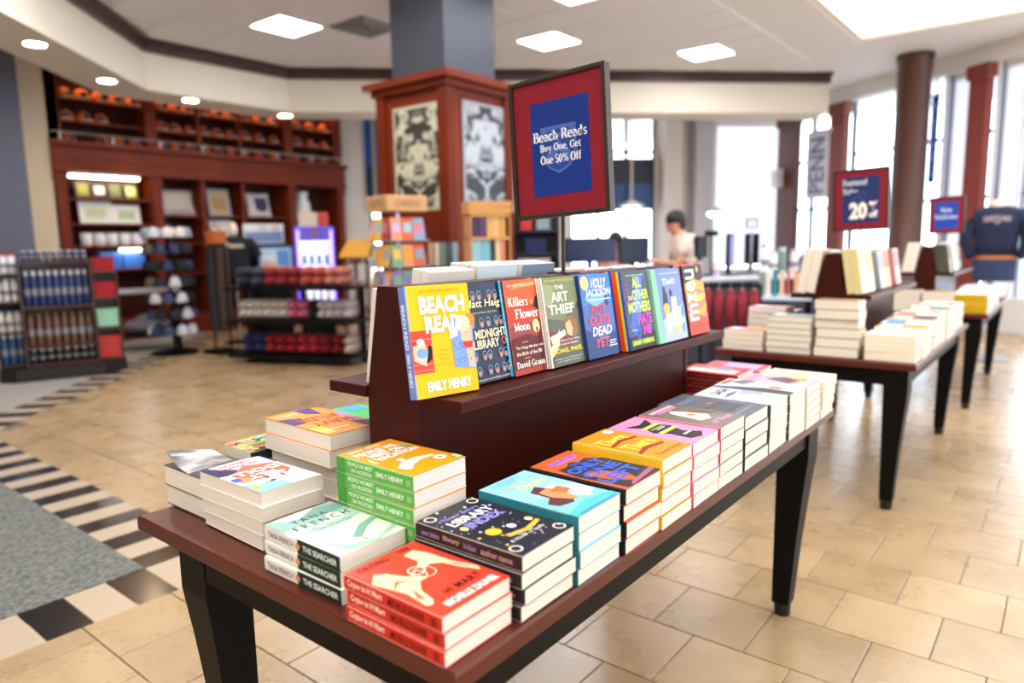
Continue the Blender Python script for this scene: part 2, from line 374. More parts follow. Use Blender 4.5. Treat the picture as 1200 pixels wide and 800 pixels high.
ceiling = struct(ce.build('ceiling'), 'white ceiling with grid panels and a bright recessed cove')
cl = thing('cove_light', 'large glowing recessed ceiling cove above the book tables', 'light', (0, 0, H+.3))
MB().box(cv[0]+.02, cv[1]-.02, cv[2]+.02, cv[3]-.02, 0, .03, mat('cove_glow', 'fff4e0', .6, emit=COVE_E, ecol='f8f8ff')).build('diffuser', cl)
lip = MB()
for x0, x1, y0, y1 in ((cv[0], cv[0]+.07, cv[2], cv[3]), (cv[1]-.07, cv[1], cv[2], cv[3]), (cv[0]+.07, cv[1]-.07, cv[2], cv[2]+.07), (cv[0]+.07, cv[1]-.07, cv[3]-.07, cv[3])):
    lip.box(x0, x1, y0, y1, -.29, -.24, CREAM)
lip.build('lip', cl)
A0, P1, P2, P3 = (-4.0, -.64), (-8.72, 4.08), (-8.72, 6.0), (-3.1, 11.58)
def inside_tiles(x, y):
    return x < -3.2 and x > -8.6 and x+y > -4.5 and y-x < 14.5 and y > -1
PAN = [(-5.2, 3.4), (-6.8, .95), (-3.7, 4.9), (-7.0, 4.72), (-4.94, 7.21), (-3.91, 9.21), (-4.15, 6.05), (-5.2, 1.3), (-6.1, 2.5), (-3.9, 3.4)]  # first three are extra unseen lamps, added to light pillar and floor
ctm = MB().bev(.006, .604, .006, 1.214, -.012, 0, .005, CEILT).mesh('ceiling_panel')
PX0, PY0 = -3.09, -.9
def snap(p):
    i = math.floor((p[0]-PX0)/.61); j = math.floor((p[1]-PY0)/.61); return (PX0+i*.61, PY0+j*.61)
pan = [snap(p) for p in PAN]
vent_at = snap((-6.48, 5.3))
ctm2 = MB().bev(.006, .604, .006, .604, -.012, 0, .005, CEILT).mesh('ceiling_panel')
for i in range(-10, 0):
    for j in range(0, 22):
        x, y = PX0+i*.61, PY0+j*.61
        if not inside_tiles(x+.3, y+.3): continue
        if any(abs(x-q[0]) < .02 and abs(y-q[1]) < .02 for q in pan+[vent_at]): continue
        ob('ceiling_panel', ctm2, ceiling, T4((x, y, H-.001)))
LGLOW = mat('panel_glow', 'ffffff', .5, emit=PANEL_E, ecol='fbfaff')
plab = ['square ceiling light over the near side of the pillar', 'square ceiling light over the near carpet', 'square ceiling light over the oak book tower', 'square ceiling light near the air vent, leftmost of the lit panels', 'square ceiling light above the hanging sale sign', 'square ceiling light nearest the dark crown trim at right', 'square ceiling light cut by the top edge, above the pillar', 'square ceiling light over the carpet edge', 'square ceiling light over the tiled aisle', 'square ceiling light over the near table']
for q, lb in zip(pan, plab):
    t = thing('ceiling_light', lb, 'light', (q[0], q[1], H-.012), group='square ceiling lights')
    MB().box(.03, .58, .03, .58, -.004, .008, LGLOW).build('diffuser', t)
    fr = MB()
    for a in ((.006,.03,.006,.604),(.58,.604,.006,.604),(.03,.58,.006,.03),(.03,.58,.58,.604)): fr.box(*a, -.008, .012, WHITEP)
    fr.build('frame', t)
t = thing('air_vent', 'square louvred air vent in the panelled ceiling', 'vent', (vent_at[0], vent_at[1], H-.012))
for k in range(4):
    a = .03+k*.065; fr = MB()
    for q in ((a,a+.02,a,.61-a),(.61-a-.02,.61-a,a,.61-a),(a+.02,.61-a-.02,a,a+.02),(a+.02,.61-a-.02,.61-a-.02,.61-a)): fr.box(*q, -.012, .008, mat('vent_metal', '8f8b88', .5))
    fr.build('louvre', t)
MB().box(.02, .59, .02, .59, .008, .011, mat('vent_dark', '4a4644', .8)).build('backing', t)
# bulkhead ring: outer path is .95 m behind the face
def off(path, d):
    out = []
    for k, p in enumerate(path):
        dirs = []
        if k: dirs.append((Vector(path[k])-Vector(path[k-1])).normalized())
        if k < len(path)-1: dirs.append((Vector(path[k+1])-Vector(path[k])).normalized())
        ns = [Vector((-q.y, q.x)) for q in dirs]; n = (ns[0]+ns[-1]).normalized(); c = n.dot(ns[0])
        out.append(Vector(p)+n*d/c)
    return out
RING = [A0, P1, P2, P3]; RO = off(RING, .62)
for k, nm in enumerate(('left', 'middle', 'back')):
    a, b, c, d = Vector(RING[k]), Vector(RING[k+1]), RO[k+1], RO[k]
    struct(MB().prism([a, b, c, d], HS, H).build('trim_%d' % (k+1), mats=CREAM), 'cream dropped bulkhead below the ceiling, %s side' % nm)
cr0, cr1 = off(RING, -.05), off(RING, -.11)
for k in range(3):
    a, b = Vector(RING[k]), Vector(RING[k+1])
    t = MB().prism([a, b, cr0[k+1], cr0[k]], H-.15, H-.06, CHERRY).prism([a, b, cr1[k+1], cr1[k]], H-.06, H-.012, CHERRY)
    struct(t.build('trim_%d' % (k+4)), 'dark wood crown moulding along the ceiling edge')
DOWN = [(41, 51), (125, 94), (223, 117), (334, 135)]
dl = ['round recessed downlight above the blue wall panel', 'round recessed downlight above the left bookcase', 'round recessed downlight second from the corner of the bulkhead', 'round recessed downlight nearest the square pillar']
DGLOW = mat('downlight_glow', 'fff0dd', .5, emit=DOWN_E, ecol='ffe0b8')
for q, lb in zip(DOWN, dl):
    p = px(*q, z=HS); t = thing('recessed_downlight', lb, 'light', (p.x, p.y, HS), group='recessed downlights in the bulkhead')
    MB().lathe([(.085, -.006), (.085, 0)], 18, DGLOW).build('lamp', t)
    MB().lathe([(.112, -.001), (.108, -.010), (.088, -.010), (.088, -.001)], 18, WHITEP).build('trim_ring', t)

# ------------------------------------------------------------------ walls
WX = -10.75
struct(MB().box(WX-.12, WX, 3.2, 8.2, 0, H+.1).build('wall_left', mats=CREAM), 'wall behind the tall wooden bookcases')
# slate blue wall and beige strip at the far left
e0 = px(40, 290, x=-9.9)
struct(MB().box(-10.05, -9.85, -4, e0.y, 0, H).build('wall_front', mats=GREYBL), 'slate blue wall panel at the far left')
struct(MB().box(-10.6, -10.3, e0.y-.2, e0.y+.55, 0, H).build('wall_side', mats=mat('beige_paint', 'cdbb9c', .7)), 'beige strip of wall beside the bookcase')
# back wall on the diagonal y = x + 18.7
def gpl(x, y): return px(x, y, pl=(-1, 1, 18.7))
def gs(p): return (p.x+10.35)*math.sqrt(2)                       # distance along the diagonal
GM = T4((-10.35, 8.35, 0)) @ RZ(R(45))                            # local x along the wall, y = outward
gx = {k: gs(gpl(k, 140)) for k in (412, 428, 440, 452, 610, 640, 768, 795, 830, 925)}; gx[610] = gs(gpl(669, 260))
gw = MB(); zz = lambda yy: gpl(768, yy).z
def gbox(a, b, z0, z1, m=None): gw.box(a, b, 0, .2, z0, z1, m, GM)
wend = gs(Vector((-4.45, 14.25, 0)))
gbox(-.6, gx[428], 0, H, WHITEP); gbox(gx[428], gx[452], 0, .5); gbox(gx[452]+.9, gx[610], 0, H)
gbox(gx[428], gx[452]+.9, 3.5, H); gbox(gx[452], gx[452]+.9, 0, .9)
gbox(gx[610], gx[768], 0, .75); gbox(gx[610], gx[768], 3.55, H); wb0, wb1 = gs(gpl(838, 200)), gs(gpl(914, 200)); gbox(gx[768], wb0, 0, H); gbox(wb1, wend, 0, H); gbox(wb0, wb1, 0, .7); gbox(wb0, wb1, 3.45, H)
struct(gw.build('wall_back'), 'white back wall behind the service counter')
# windows in the back wall
def gpart(nm, a, b, z0, z1, m, y0=.06, y1=.12, par=None): return ob(nm, MB().box(a, b, y0, y1, z0, z1, m, GM).mesh(nm), par)
DKFR = mat('dark_window_frame', '2a3140', .5); BLUEF = mat('blue_banner_cloth', '1c4f9c', .8)
win = thing('window_1', 'tall window left of the wood-clad pillar with a blue banner', 'window'); struct(win); del win['category']
for a in (gx[428], (gx[428]+gx[452]+.9)/2, gx[452]+.85): gpart('frame', a, a+.05, .9, 3.5, DKFR, par=win)
gpart('pane', gx[428], gx[452]+.9, .9, 3.5, GLASS, .1, .104, win)
q0, q1 = gs(gpl(427, 170)), gs(gpl(449, 170))
bb = thing('hanging_banner', 'blue hanging banner over the window left of the pillar', 'banner'); gpart('cloth', q0, q1, gpl(438, 195).z, 3.5, BLUEF, -.06, -.045, bb); gpart('lower_cloth', q0, q1, gpl(438, 248).z, gpl(438, 195).z, mat('dark_blue_cloth', '17304e', .8), -.06, -.045, bb); gpart('rod', q0-.05, q1+.05, 3.5, 3.53, STEEL, -.065, -.04, bb); gpart('stripe', (q0+q1)/2-.03, (q0+q1)/2+.03, gpl(438, 248).z, 3.5, P('a8a49a'), -.064, -.06, bb)
win = thing('window_2', 'wide window behind the cashier with a dark blue middle band', 'window'); struct(win); del win['category']
gpart('pane', gx[610], gx[768], .75, 3.55, GLASS, .1, .104, win)
gpart('spandrel', gx[610], gx[768], zz(215), zz(185), mat('dark_spandrel', '2b3242', .5), .04, .14, win)
gpart('spandrel', gx[610], gx[768], zz(245), zz(215), mat('blue_spandrel', '2f5b94', .5), .05, .14, win)
gpart('transom', gx[610], gx[768], 2.0+.9, 2.95, DKFR, .04, .14, win)
for k in range(4):
    a = gx[610]+(gx[768]-gx[610])*k/3; gpart('mullion', a-.03, a+.03, .75, 3.55, DKFR, .03, .12, win)
t = thing('roller_blind', 'wide white roller blind over the bright window behind the pendant lamp', 'blind'); gpart('cloth', wb0+.01, wb1-.01, .8, 3.38, BLIND, .05, .054, t); gpart('roller', wb0+.01, wb1-.01, 3.38, 3.44, WHITEP, .02, .08, t); gpart('bottom_bar', wb0+.01, wb1-.01, .76, .8, WHITEP, .04, .064, t)
# columns standing in front of the back wall
for (a, b), lb, c in (((770, 792), 'white square column right of the wide window', 'e8dcd6'), ((806, 826), 'pale grey column behind the cashier', 'c9c6cc')):
    s0, s1 = gs(gpl(a, 250)), gs(gpl(b, 250))
    o = ob('trim_%d' % (7 if a == 770 else 8), MB().box(s0, s1, -.35, 0, 0, H, mat('column_'+c, c, .6), GM).mesh('column')); struct(o, lb)

# window wall on the right, running away to the left along a facet line
FN = Vector((.72, 1, 0)).normalized(); FQ = Vector((-3.59, 13.27, 0)); FD = Vector((1, -.72, 0)).normalized()
FMAT = Matrix((( FD.x, FN.x, 0, FQ.x), (FD.y, FN.y, 0, FQ.y), (0, 0, 1, 0), (0, 0, 0, 1)))
def fpl(x, y): return px(x, y, pl=(FN.x, FN.y, FQ.dot(FN)))
def fs(x, y=200): return (fpl(x, y)-FQ).dot(FD)
fend = 9.5
fw_ = MB(); fw_.box(fs(917), fend, -.1, .25, 3.48, H, WHITEP, FMAT); fw_.box(fs(917), fend, 0, .2, 0, .45, WHITEP, FMAT)
PIER = mat('window_pier', 'eceaf0', .6)
for a, b in ((917, 921), (1101, 1104), (1131, 1135), (1160, 1163), (1192, 1195)): fw_.box(fs(a), fs(b), 0, .25, .45, 3.48, PIER, FMAT)
for (a, b), lb in zip(((1104, 1131), (1163, 1192)), ('white roller blind between the round column and the pilaster', 'white roller blind behind the navy sweatshirt')):  # translucent sheets added where pale piers stood, so daylight makes them glow
    t = thing('roller_blind', lb, 'blind'); ob('cloth', MB().box(fs(a)-.005, fs(b)+.005, .12, .124, .5, 3.4, BLIND, FMAT).mesh('cloth'), t); ob('roller', MB().box(fs(a), fs(b), .09, .15, 3.4, 3.47, WHITEP, FMAT).mesh('roller'), t)
    ob('bottom_bar', MB().box(fs(a), fs(b), .11, .134, .46, .5, WHITEP, FMAT).mesh('bottom_bar'), t)
for k in range(4):
    a = 4.6+k*1.3; fw_.box(a, a+.45, 0, .25, .45, 3.48, PIER, FMAT)
struct(fw_.build('wall_right'), 'white piers and beam of the curved window wall')
RED = mat('red_brown_pilaster', '8a4038', .45); REDD = mat('brown_pilaster', '5f3020', .45)
for k, (a, b, m, lb) in enumerate(((917, 938, REDD, 'dark brown pilaster at the left end of the window wall'), (977, 994, RED, 'red brown pilaster behind the twenty percent sign'), (1137, 1158, RED, 'red brown pilaster behind the navy sweatshirt'))):
    struct(ob('trim_%d' % (9+k), MB().box(fs(a), fs(b), -.12, .0, 0, 3.48, m, FMAT).box(fs(a)-.03, fs(b)+.03, -.15, 0, 3.3, 3.48, m, FMAT).mesh('pilaster')), lb)
spans = [(921, 977), (994, 1103), (1133, 1162), (1193, 1235)]
for k, (a, b) in enumerate(spans):
    win = thing('window_%d' % (3+k), 'tall bright window with thin dark mullions', 'window'); struct(win); del win['category']
    s0, s1 = fs(a), fs(b)
    ob('pane', MB().box(s0, s1, .1, .104, .45, 3.48, GLASS, FMAT).mesh('pane'), win)
    for z in (1.0, 1.75, 2.6): ob('mullion', MB().box(s0, s1, .06, .12, z, z+.05, mat('mullion_grey', '7e8894', .5), FMAT).mesh('mullion'), win)
    n = 2 if s1-s0 > .8 else 1
    for q in range(n+1):
        x = s0+(s1-s0)*q/n; ob('mullion', MB().box(x-.025, x+.025, .05, .13, .45, 3.48, mat('mullion_grey'), FMAT).mesh('mullion'), win)
# rest of the shell, beside and behind the camera
struct(MB().box(-11.6, 5.2, -4.6, -4.5, 0, H).build('wall_rear', mats=CREAM), 'wall behind the photographer')
for k in range(6):
    y = -4.2+k*2.2; MBp = MB().box(4.9, 5.1, y, y+1.6, .5, 3.45, PIER)  # piers widened to hold back daylight from the unseen side
    struct(MBp.build('trim_%d' % (20+k)), 'white pier between side windows')
struct(MB().box(4.9, 5.1, -4.5, 9, 0, .5).box(4.9, 5.1, -4.5, 9, 3.45, H).build('wall_east', mats=WHITEP), 'sill and head of the side windows')
# round column
cp = px(1060, 283, d=9.9)
cm = T4((cp.x, cp.y, 0))
COLW = wood('column_brown', '47281b', '573322', .45, (3, 3, 1))
struct(MB().lathe([(.24, 0), (.24, .15), (.215, .18), (.215, 3.6), (.235, 3.62), (.235, H)], 28, COLW, cm).build('trim_12', smooth=True), 'round brown column standing before the bright windows')
# square pillar with wood cladding
pc = px(528, 300, d=6.5); PX_, PY_, PW = pc.x, pc.y, .95
CLADH = 2.80
pl = struct(MB().box(PX_-PW+.12, PX_-.12, PY_+.12, PY_+PW-.12, CLADH, H, mat('grey_pillar_paint', '3e424a', .55, spec=.25)).build('trim_13'), 'grey square pillar rising from wood cladding')
clad = thing('pillar_cladding', 'cherry wood cladding with posters around the square grey pillar', 'column', (PX_-PW, PY_, 0))
MB().box(.03, PW-.03, .03, PW-.03, .1, CLADH-.1, CASEW).build('panel', clad)
MB().box(-.02, PW+.02, -.02, PW+.02, 0, .18, CASEW).build('plinth', clad)
MB().box(-.03, PW+.03, -.03, PW+.03, CLADH-.12, CLADH-.06, CASEW).box(-.09, PW+.09, -.09, PW+.09, CLADH-.06, CLADH, CASEW).build('cornice', clad)
for cx_, cy_ in ((0, 0), (PW-.12, 0), (PW-.12, PW-.12), (0, PW-.12)):
    b = MB().box(cx_, cx_+.12, cy_, cy_+.12, .18, CLADH-.12, CASEW)
    for q in range(3):
        b.box(cx_+.015+q*.035, cx_+.035+q*.035, cy_-.006, cy_+.126, .25, CLADH-.2, CASEW); b.box(cx_-.006, cx_+.126, cy_+.015+q*.035, cy_+.035+q*.035, .25, CLADH-.2, CASEW)
    b.build('corner_post', clad)
def poster(nm, lb, c1, c2, c3, M, w_, h_, sc):
    t = thing(nm, lb, 'poster', M=M)
    m = mat(nm+lb[:8], c1, .5)
    nt = m.node_tree; b = nt.nodes['Principled BSDF']; tc = nt.nodes.new('ShaderNodeTexCoord'); sp = nt.nodes.new('ShaderNodeMapping')
    mi = nt.nodes.new('ShaderNodeVectorMath'); mi.operation = 'ABSOLUTE'
    nz = nt.nodes.new('ShaderNodeTexNoise'); nz.inputs['Scale'].default_value = sc; nz.inputs['Detail'].default_value = 3; nz.inputs['Distortion'].default_value = 1.2
    rp = nt.nodes.new('ShaderNodeValToRGB'); rp.color_ramp.elements[0].position = .44; rp.color_ramp.elements[1].position = .56
    rp.color_ramp.elements[0].color = (*hexc(c2), 1); rp.color_ramp.elements[1].color = (*hexc(c3), 1)
    nt.links.new(tc.outputs['Object'], mi.inputs[0]); nt.links.new(mi.outputs[0], sp.inputs[0]); nt.links.new(sp.outputs[0], nz.inputs[0]); nt.links.new(nz.outputs[0], rp.inputs[0]); nt.links.new(rp.outputs[0], b.inputs['Base Color'])
    MB().box(-w_/2, w_/2, -.004, 0, 0, h_, P(c1)).build('sheet', t)
    MB().box(-w_/2+.03, w_/2-.03, -.006, -.004, .03, h_-.03, m).build('picture', t)
    return t
pa0 = px(462, 240, y=PY_-.01); pa1 = px(517, 120, y=PY_-.01)
poster('wall_poster', 'cream poster with black ornamental figure on the pillar', 'b4b197', '2c2a22', 'bdbba2', T4(((pa0.x+pa1.x)/2, PY_+.02, px(490, 247, y=PY_).z)), abs(pa1.x-pa0.x), px(490, 122, y=PY_).z-px(490, 247, y=PY_).z, 7)
pb0 = px(547, 240, x=PX_+.01); pb1 = px(598, 240, x=PX_+.01)
poster('wall_poster', 'black and white photograph poster on the pillar', '9aa0a8', '1c2026', 'aab0b8', T4((PX_-.02, (pb0.y+pb1.y)/2, px(572, 248, x=PX_).z)) @ RZ(R(90)), abs(pb1.y-pb0.y), px(572, 122, x=PX_).z-px(572, 248, x=PX_).z, 5)

# ------------------------------------------------------------------ book tables
ZT = .711
def make_table(label, loc):
    t = thing('display_table', label, 'table', loc)
    W2, L2 = .46, .915
    MB().bev(-W2, W2, -L2, L2, ZT-.032, ZT, .004, CHERRY_TOP).build('tabletop', t)
    for s in (-1, 1):
        MB().box(s*(W2-.055)-.011, s*(W2-.055)+.011, -L2+.12, L2-.12, ZT-.11, ZT-.032, BLACKW).build('apron', t)
        MB().box(-W2+.12, W2-.12, s*(L2-.055)-.011, s*(L2-.055)+.011, ZT-.11, ZT-.032, BLACKW).build('apron', t)
    for sx in (-1, 1):
        for sy in (-1, 1):
            mb = MB(); v = []; prof = [(ZT-.032, .0, .095), (ZT-.15, .0, .095), (.45, .012, .088), (.25, .030, .072), (.045, .044, .056)]
            for z, o, wd in prof:                                     # outer faces taper in, inner faces stay plumb
                ix = .035 if sx > 0 else .085; xo = sx*(W2-ix-o); xi = sx*(W2-ix-.1); yo = sy*(L2-.042-o); yi = sy*(L2-.042-.1)
                v += [(xo, yo, z), (xi, yo, z), (xi, yi, z), (xo, yi, z)]
            f = [(0,1,2,3), (19,18,17,16)]
            for r in range(4):
                for q in range(4): f.append((r*4+q, r*4+(q+1) % 4, r*4+4+(q+1) % 4, r*4+4+q))
            lg = mb.add(v, f, BLACKW).build('leg', t)
            MB().cyl((sx*(W2-ix-.072), sy*(L2-.042-.072)), .026, 0, .046, 14, mat('black_rubber', '0c0b0b', .5), .028).build('foot', lg)
    return t
tabs = [(-1.055, 1.527), (-.975, 4.375), (-.925, 6.865)]
make_table('cherry topped display table nearest the camera', (*tabs[0], 0))
make_table('cherry topped display table second from the camera', (*tabs[1], 0))
make_table('cherry topped display table farthest from the camera', (*tabs[2], 0))

def make_riser(label, cx, cy):
    """two sided sloped book riser standing on a table; local origin on the table top at its centre"""
    t = thing('book_riser', label, 'riser', (cx, cy, ZT)); HL = .605; z1, z2 = .262, .478
    prof = [(-.072, 0), (.072, 0), (.072, z1), (.03, z2), (-.03, z2), (-.072, z1)]
    for s in (-1, 1):                                     # end panels
        y = s*HL; v = [(x, y, z) for x, z in prof]+[(x, y-s*.019, z) for x, z in prof]
        f = [tuple(range(6)) if s < 0 else tuple(range(6))[::-1], tuple(range(6, 12))[::-1] if s < 0 else tuple(range(6, 12))]+[(i, (i+1) % 6, (i+1) % 6+6, i+6) for i in range(6)]
        MB().add(v, f, RISERW).build('end_panel', t)
    y0, y1 = -HL+.019, HL-.019
    for s in (-1, 1):
        MB().box(min(s*.069, s*.05), max(s*.069, s*.05), y0, y1, 0, z1-.012, RISERW).build('base_panel', t)
        v = [(s*q, yy, zq) for yy in (y0, y1) for q, zq in ((.069, z1), (.0275, z2-.002), (.0175, z2-.002), (.059, z1))]
        MB().add(v, [(0,1,2,3), (7,6,5,4), (0,4,5,1), (1,5,6,2), (2,6,7,3), (3,7,4,0)], RISERW).build('sloped_back', t)
        MB().bev(min(s*.073, s*.192), max(s*.073, s*.192), -HL-.005, HL+.005, z1-.012, z1+.012, .002, RISERW).build('ledge', t)
    MB().box(-.03, .03, y0, y1, z2-.012, z2-.001, RISERW).build('cap', t)
    return t
RC = [(-1.046, 1.525), (-.965, 4.385), (-.915, 6.875)]
make_riser('dark mahogany book riser on the nearest table', *RC[0])
make_riser('dark mahogany book riser on the second table', *RC[1])
make_riser('dark mahogany book riser on the farthest table', *RC[2])

def make_sign(label, base, w_, z0, z1, lean, blue, items, frame_m, base_z):
    """framed card on a pole; lean tips the frame a little in its own plane"""
    t = thing('framed_sign', label, 'sign', (base[0], base[1], base_z))
    M = T4((0, 0, z0-base_z)) @ Matrix.Rotation(lean, 4, 'Y'); h_ = z1-z0; fwid = .011
    MB().tube([(0, 0, 0), (-lean*.5*0, 0, z0-base_z+.02)], .0055, 10, frame_m).build('pole', t)
    MB().box(-.03, .03, -.03, .03, -.002, .004, frame_m).build('pole_foot', t)
    for a in ((-w_/2, -w_/2+fwid, 0, h_), (w_/2-fwid, w_/2, 0, h_), (-w_/2+fwid, w_/2-fwid, 0, fwid), (-w_/2+fwid, w_/2-fwid, h_-fwid, h_)):
        MB().bev(a[0], a[1], -.012, .012, a[2], a[3], .002, frame_m, M).build('frame', t)
    c = MB().box(-w_/2+fwid, w_/2-fwid, -.004, .004, fwid, h_-fwid, P('841d2a', .35), M).build('card', t)
    iw, ih = w_-2*fwid, h_-2*fwid
    A = M @ T4((-iw/2, -.0046, fwid)) @ Matrix(((1,0,0,0),(0,0,-1,0),(0,1,0,0),(0,0,0,1)))
    u0, v0, u1, v1 = blue
    a1 = art_mesh(items, iw, ih, lambda u: 0, .0001); a1.v = [tuple(A @ Vector(p)) for p in a1.v]; a1.build('print', c)
    return t
NAVY = '16317c'
def crest(c1, c2, cx, cy, w, h):
    return [('p', c1, [(cx-w, cy+h), (cx+w, cy+h), (cx+w, cy-h*.25), (cx+w*.6, cy-h*.75), (cx, cy-h), (cx-w*.6, cy-h*.75), (cx-w, cy-h*.25)]),
            ('p', c2, [(cx-w*.86, cy+h*.5), (cx+w*.86, cy+h*.5), (cx+w*.86, cy-h*.25), (cx+w*.5, cy-h*.7), (cx, cy-h*.88), (cx-w*.5, cy-h*.7), (cx-w*.86, cy-h*.25)]),
            ('p', c1, [(cx, cy+h*.42), (cx+w*.8, cy-h*.3), (cx+w*.55, cy-h*.6), (cx, cy-h*.05), (cx-w*.55, cy-h*.6), (cx-w*.8, cy-h*.3)]),
            ('e', c1, cx-w*.5, cy+h*.76, w*.16, h*.1), ('e', c2, cx-w*.5, cy+h*.76, w*.1, h*.07), ('e', c2, cx, cy+h*.76, w*.16, h*.1), ('e', c2, cx+w*.5, cy+h*.76, w*.16, h*.1),
            ('e', c1, cx, cy-h*.55, w*.14, h*.1)]
s1 = [('r', NAVY, .19, .135, .845, .845)]+crest('4a64a6', '24438c', .5, .475, .2, .18)+[
      ('t', 'f4f4f6', 'Beach Reads', .215, .545, .82, .625, {'serif': 1}), ('t', 'f4f4f6', 'Buy One, Get', .29, .455, .75, .525, {'serif': 1}), ('t', 'f4f4f6', 'One 50% Off', .29, .375, .75, .44, {'serif': 1})]
make_sign('red framed sale sign with serif lettering on the nearest riser', (-1.05, 1.53), .297, 1.335, 1.692, R(-3.0), (0, 0, 1, 1), s1, METALD, ZT+.477)
s2 = [('r', '22305f', .14, .1, .86, .9), ('t', 'e8e6e4', 'Featured', .15, .75, .62, .86, {'serif': 1}), ('t', 'e8e6e4', 'Titles', .15, .6, .45, .7, {'serif': 1}),
      ('t', 'f2eadf', '20', .28, .16, .63, .46, {'bold': .05}), ('t', 'f2eadf', '%', .66, .32, .83, .46, {'bold': .05}), ('t', 'f2eadf', 'off', .66, .18, .83, .3, {'bold': .03})]+crest('2f4278', '22305f', .45, .54, .16, .1)
make_sign('red framed twenty percent off sign on the second riser', (-.975, 4.39), .29, 1.305, 1.648, R(-2), (0, 0, 1, 1), s2, METALD, ZT+.477)
s3 = [('r', '1d46a0', .12, .1, .84, .88), ('t', 'dfe3ee', 'New', .3, .58, .66, .72, {'serif': 1}), ('t', 'dfe3ee', 'Nonfiction', .14, .38, .82, .52, {'serif': 1})]
make_sign('small red framed blue sign on the farthest riser', (-.87, 6.88), .255, 1.285, 1.588, R(-1.5), (0, 0, 1, 1), s3, METALD, ZT+.477)

# ------------------------------------------------------------------ books
_bk = {}
def book_meshes(W, L, T, ccol, scol, pcol, sag, rough):
    k = (W, L, T, ccol, scol, pcol, sag, rough)
    if k in _bk: return _bk[k]
    sg = lambda x: sag*(1-math.exp(-max(x, 0)/.028))
    th = .0016 if T >= .0292 else .0007; r = min(.0025, T*.2)
    xs = [r, .012, .03, .06, W*.75, W]
    outer = [(x, sg(x)) for x in xs[::-1]]+[(0, r+.0002), (0, T-r)]+[(x, T+sg(x)) for x in xs]
    inner = [(x, th+sg(x)) for x in xs[::-1]]+[(th, r+th), (th, T-r-th)]+[(x, T-th+sg(x)) for x in xs]
    n = len(outer); mb = MB(); cm_, sm_ = P(ccol, rough), P(scol, rough)
    for kk in range(n-1):
        m_ = sm_ if 5 <= kk <= 7 else cm_
        a, b, c, d = outer[kk], outer[kk+1], inner[kk+1], inner[kk]
        q = lambda p, y: (p[0], y, p[1])
        mb.add([q(a,0), q(b,0), q(b,L), q(a,L)], [(0,1,2,3)], m_)
        mb.add([q(d,0), q(c,0), q(c,L), q(d,L)], [(3,2,1,0)], m_)
        mb.add([q(a,0), q(b,0), q(c,0), q(d,0), q(a,L), q(b,L), q(c,L), q(d,L)], [(3,2,1,0), (4,5,6,7)], m_)
    for e in (0, n-1):
        a, b = outer[e], inner[e]; mb.add([(a[0],0,a[1]), (a[0],L,a[1]), (b[0],L,b[1]), (b[0],0,b[1])], [(0,1,2,3)], cm_)
    cov = mb.mesh('cover', False)
    pg = MB(); xs2 = [th+.0004, .012, .03, .06, W*.75, W-.0012]; pm = PAGESW if pcol == 'w' else PAGES; y0, y1 = .0006, L-.0006
    bot = [(x, th+.0001+sg(x)) for x in xs2]; top = [(x, T-th-.0001+sg(x)) for x in xs2]; N = len(xs2)
    v = [(a, y0, b) for a, b in bot]+[(a, y0, b) for a, b in top]+[(a, y1, b) for a, b in bot]+[(a, y1, b) for a, b in top]
    f = []
    for i in range(N-1): f += [(i, i+1, N+i+1, N+i), (2*N+i+1, 2*N+i, 3*N+i, 3*N+i+1), (i+1, i, 2*N+i, 2*N+i+1), (N+i, N+i+1, 3*N+i+1, 3*N+i)]
    f += [(N-1, 3*N-1, 4*N-1, 2*N-1), (2*N, 0, N, 3*N)]
    pg.add(v, f, pm); pgm = pg.mesh('page_block')
    _bk[k] = (cov, pgm, sg); return _bk[k]
_sa = {}
def book(M, W, L, T, label, group, ccol='f2efe8', scol=None, pcol='c', sag=.0014, art=None, spine=None, rough=.34, name='paperback_book', cat='book'):
    cov, pgm, sg = book_meshes(W, L, T, ccol, scol or ccol, pcol, sag, rough)
    t = thing(name, label, cat, M=M, group=group)
    c = ob('cover', cov, t); ob('page_block', pgm, t)
    if art:
        k = id(art), W, L, T
        if k not in _sa: _sa[k] = art_mesh(art, W, L, lambda u: T+sg(u)).mesh('cover_print')
        ob('cover_print', _sa[k], c)
    if spine:
        k = id(spine), L, T
        if k not in _sa:
            a = art_mesh(spine, L, T, lambda u: 0)
            # spine coordinates: u runs from head to tail along the back, v from back cover to front cover
            A = Matrix(((0,0,-1,0), (-1,0,0,L), (0,1,0,0), (0,0,0,1)))
            a.v = [tuple(A @ Vector(p)) for p in a.v]; _sa[k] = a.mesh('spine_print')
        ob('spine_print', _sa[k], c)
    return t
RJ = random.Random(3)
def stack(where, desc, x, y, z, rz, W, L, T, n, group, top_art=None, spine=None, ccol='f2efe8', scol=None, pcol='c', sag=.0014, jit=.0025, gaps=0.0, tops=None, name='paperback_book'):
    """a stack of n alike books; x,y is the spine/tail corner of the bottom book, rz its heading. Labels count from the top."""
    zz_ = z
    for i in range(n):
        k = n-1-i
        jx, jy, ja = RJ.uniform(-jit, jit), RJ.uniform(-jit, jit), RJ.uniform(-.012, .012)*(jit/.0025)
        M = T4((x, y, zz_)) @ RZ(rz+ja) @ T4((jx, jy, 0))
        lb = desc+', '+('topmost' if k == 0 else ORD[k]+' from top' if k < n-1 else 'bottom one')+' in '+where
        if len(lb.split()) > 16: print('LONG', lb)
        a = top_art if k == 0 else None
        cc, sc_ = ccol, scol
        if tops and k == 0: cc = tops
        book(M, W, L, T, lb, group, cc, sc_, pcol, sag, a, spine, name=name)
        zz_ += T+.0004+gaps
    return zz_
UP90, DN90 = R(90), R(-90)
G1 = 'paperbacks stacked on the nearest table'
Z0 = ZT+.0004
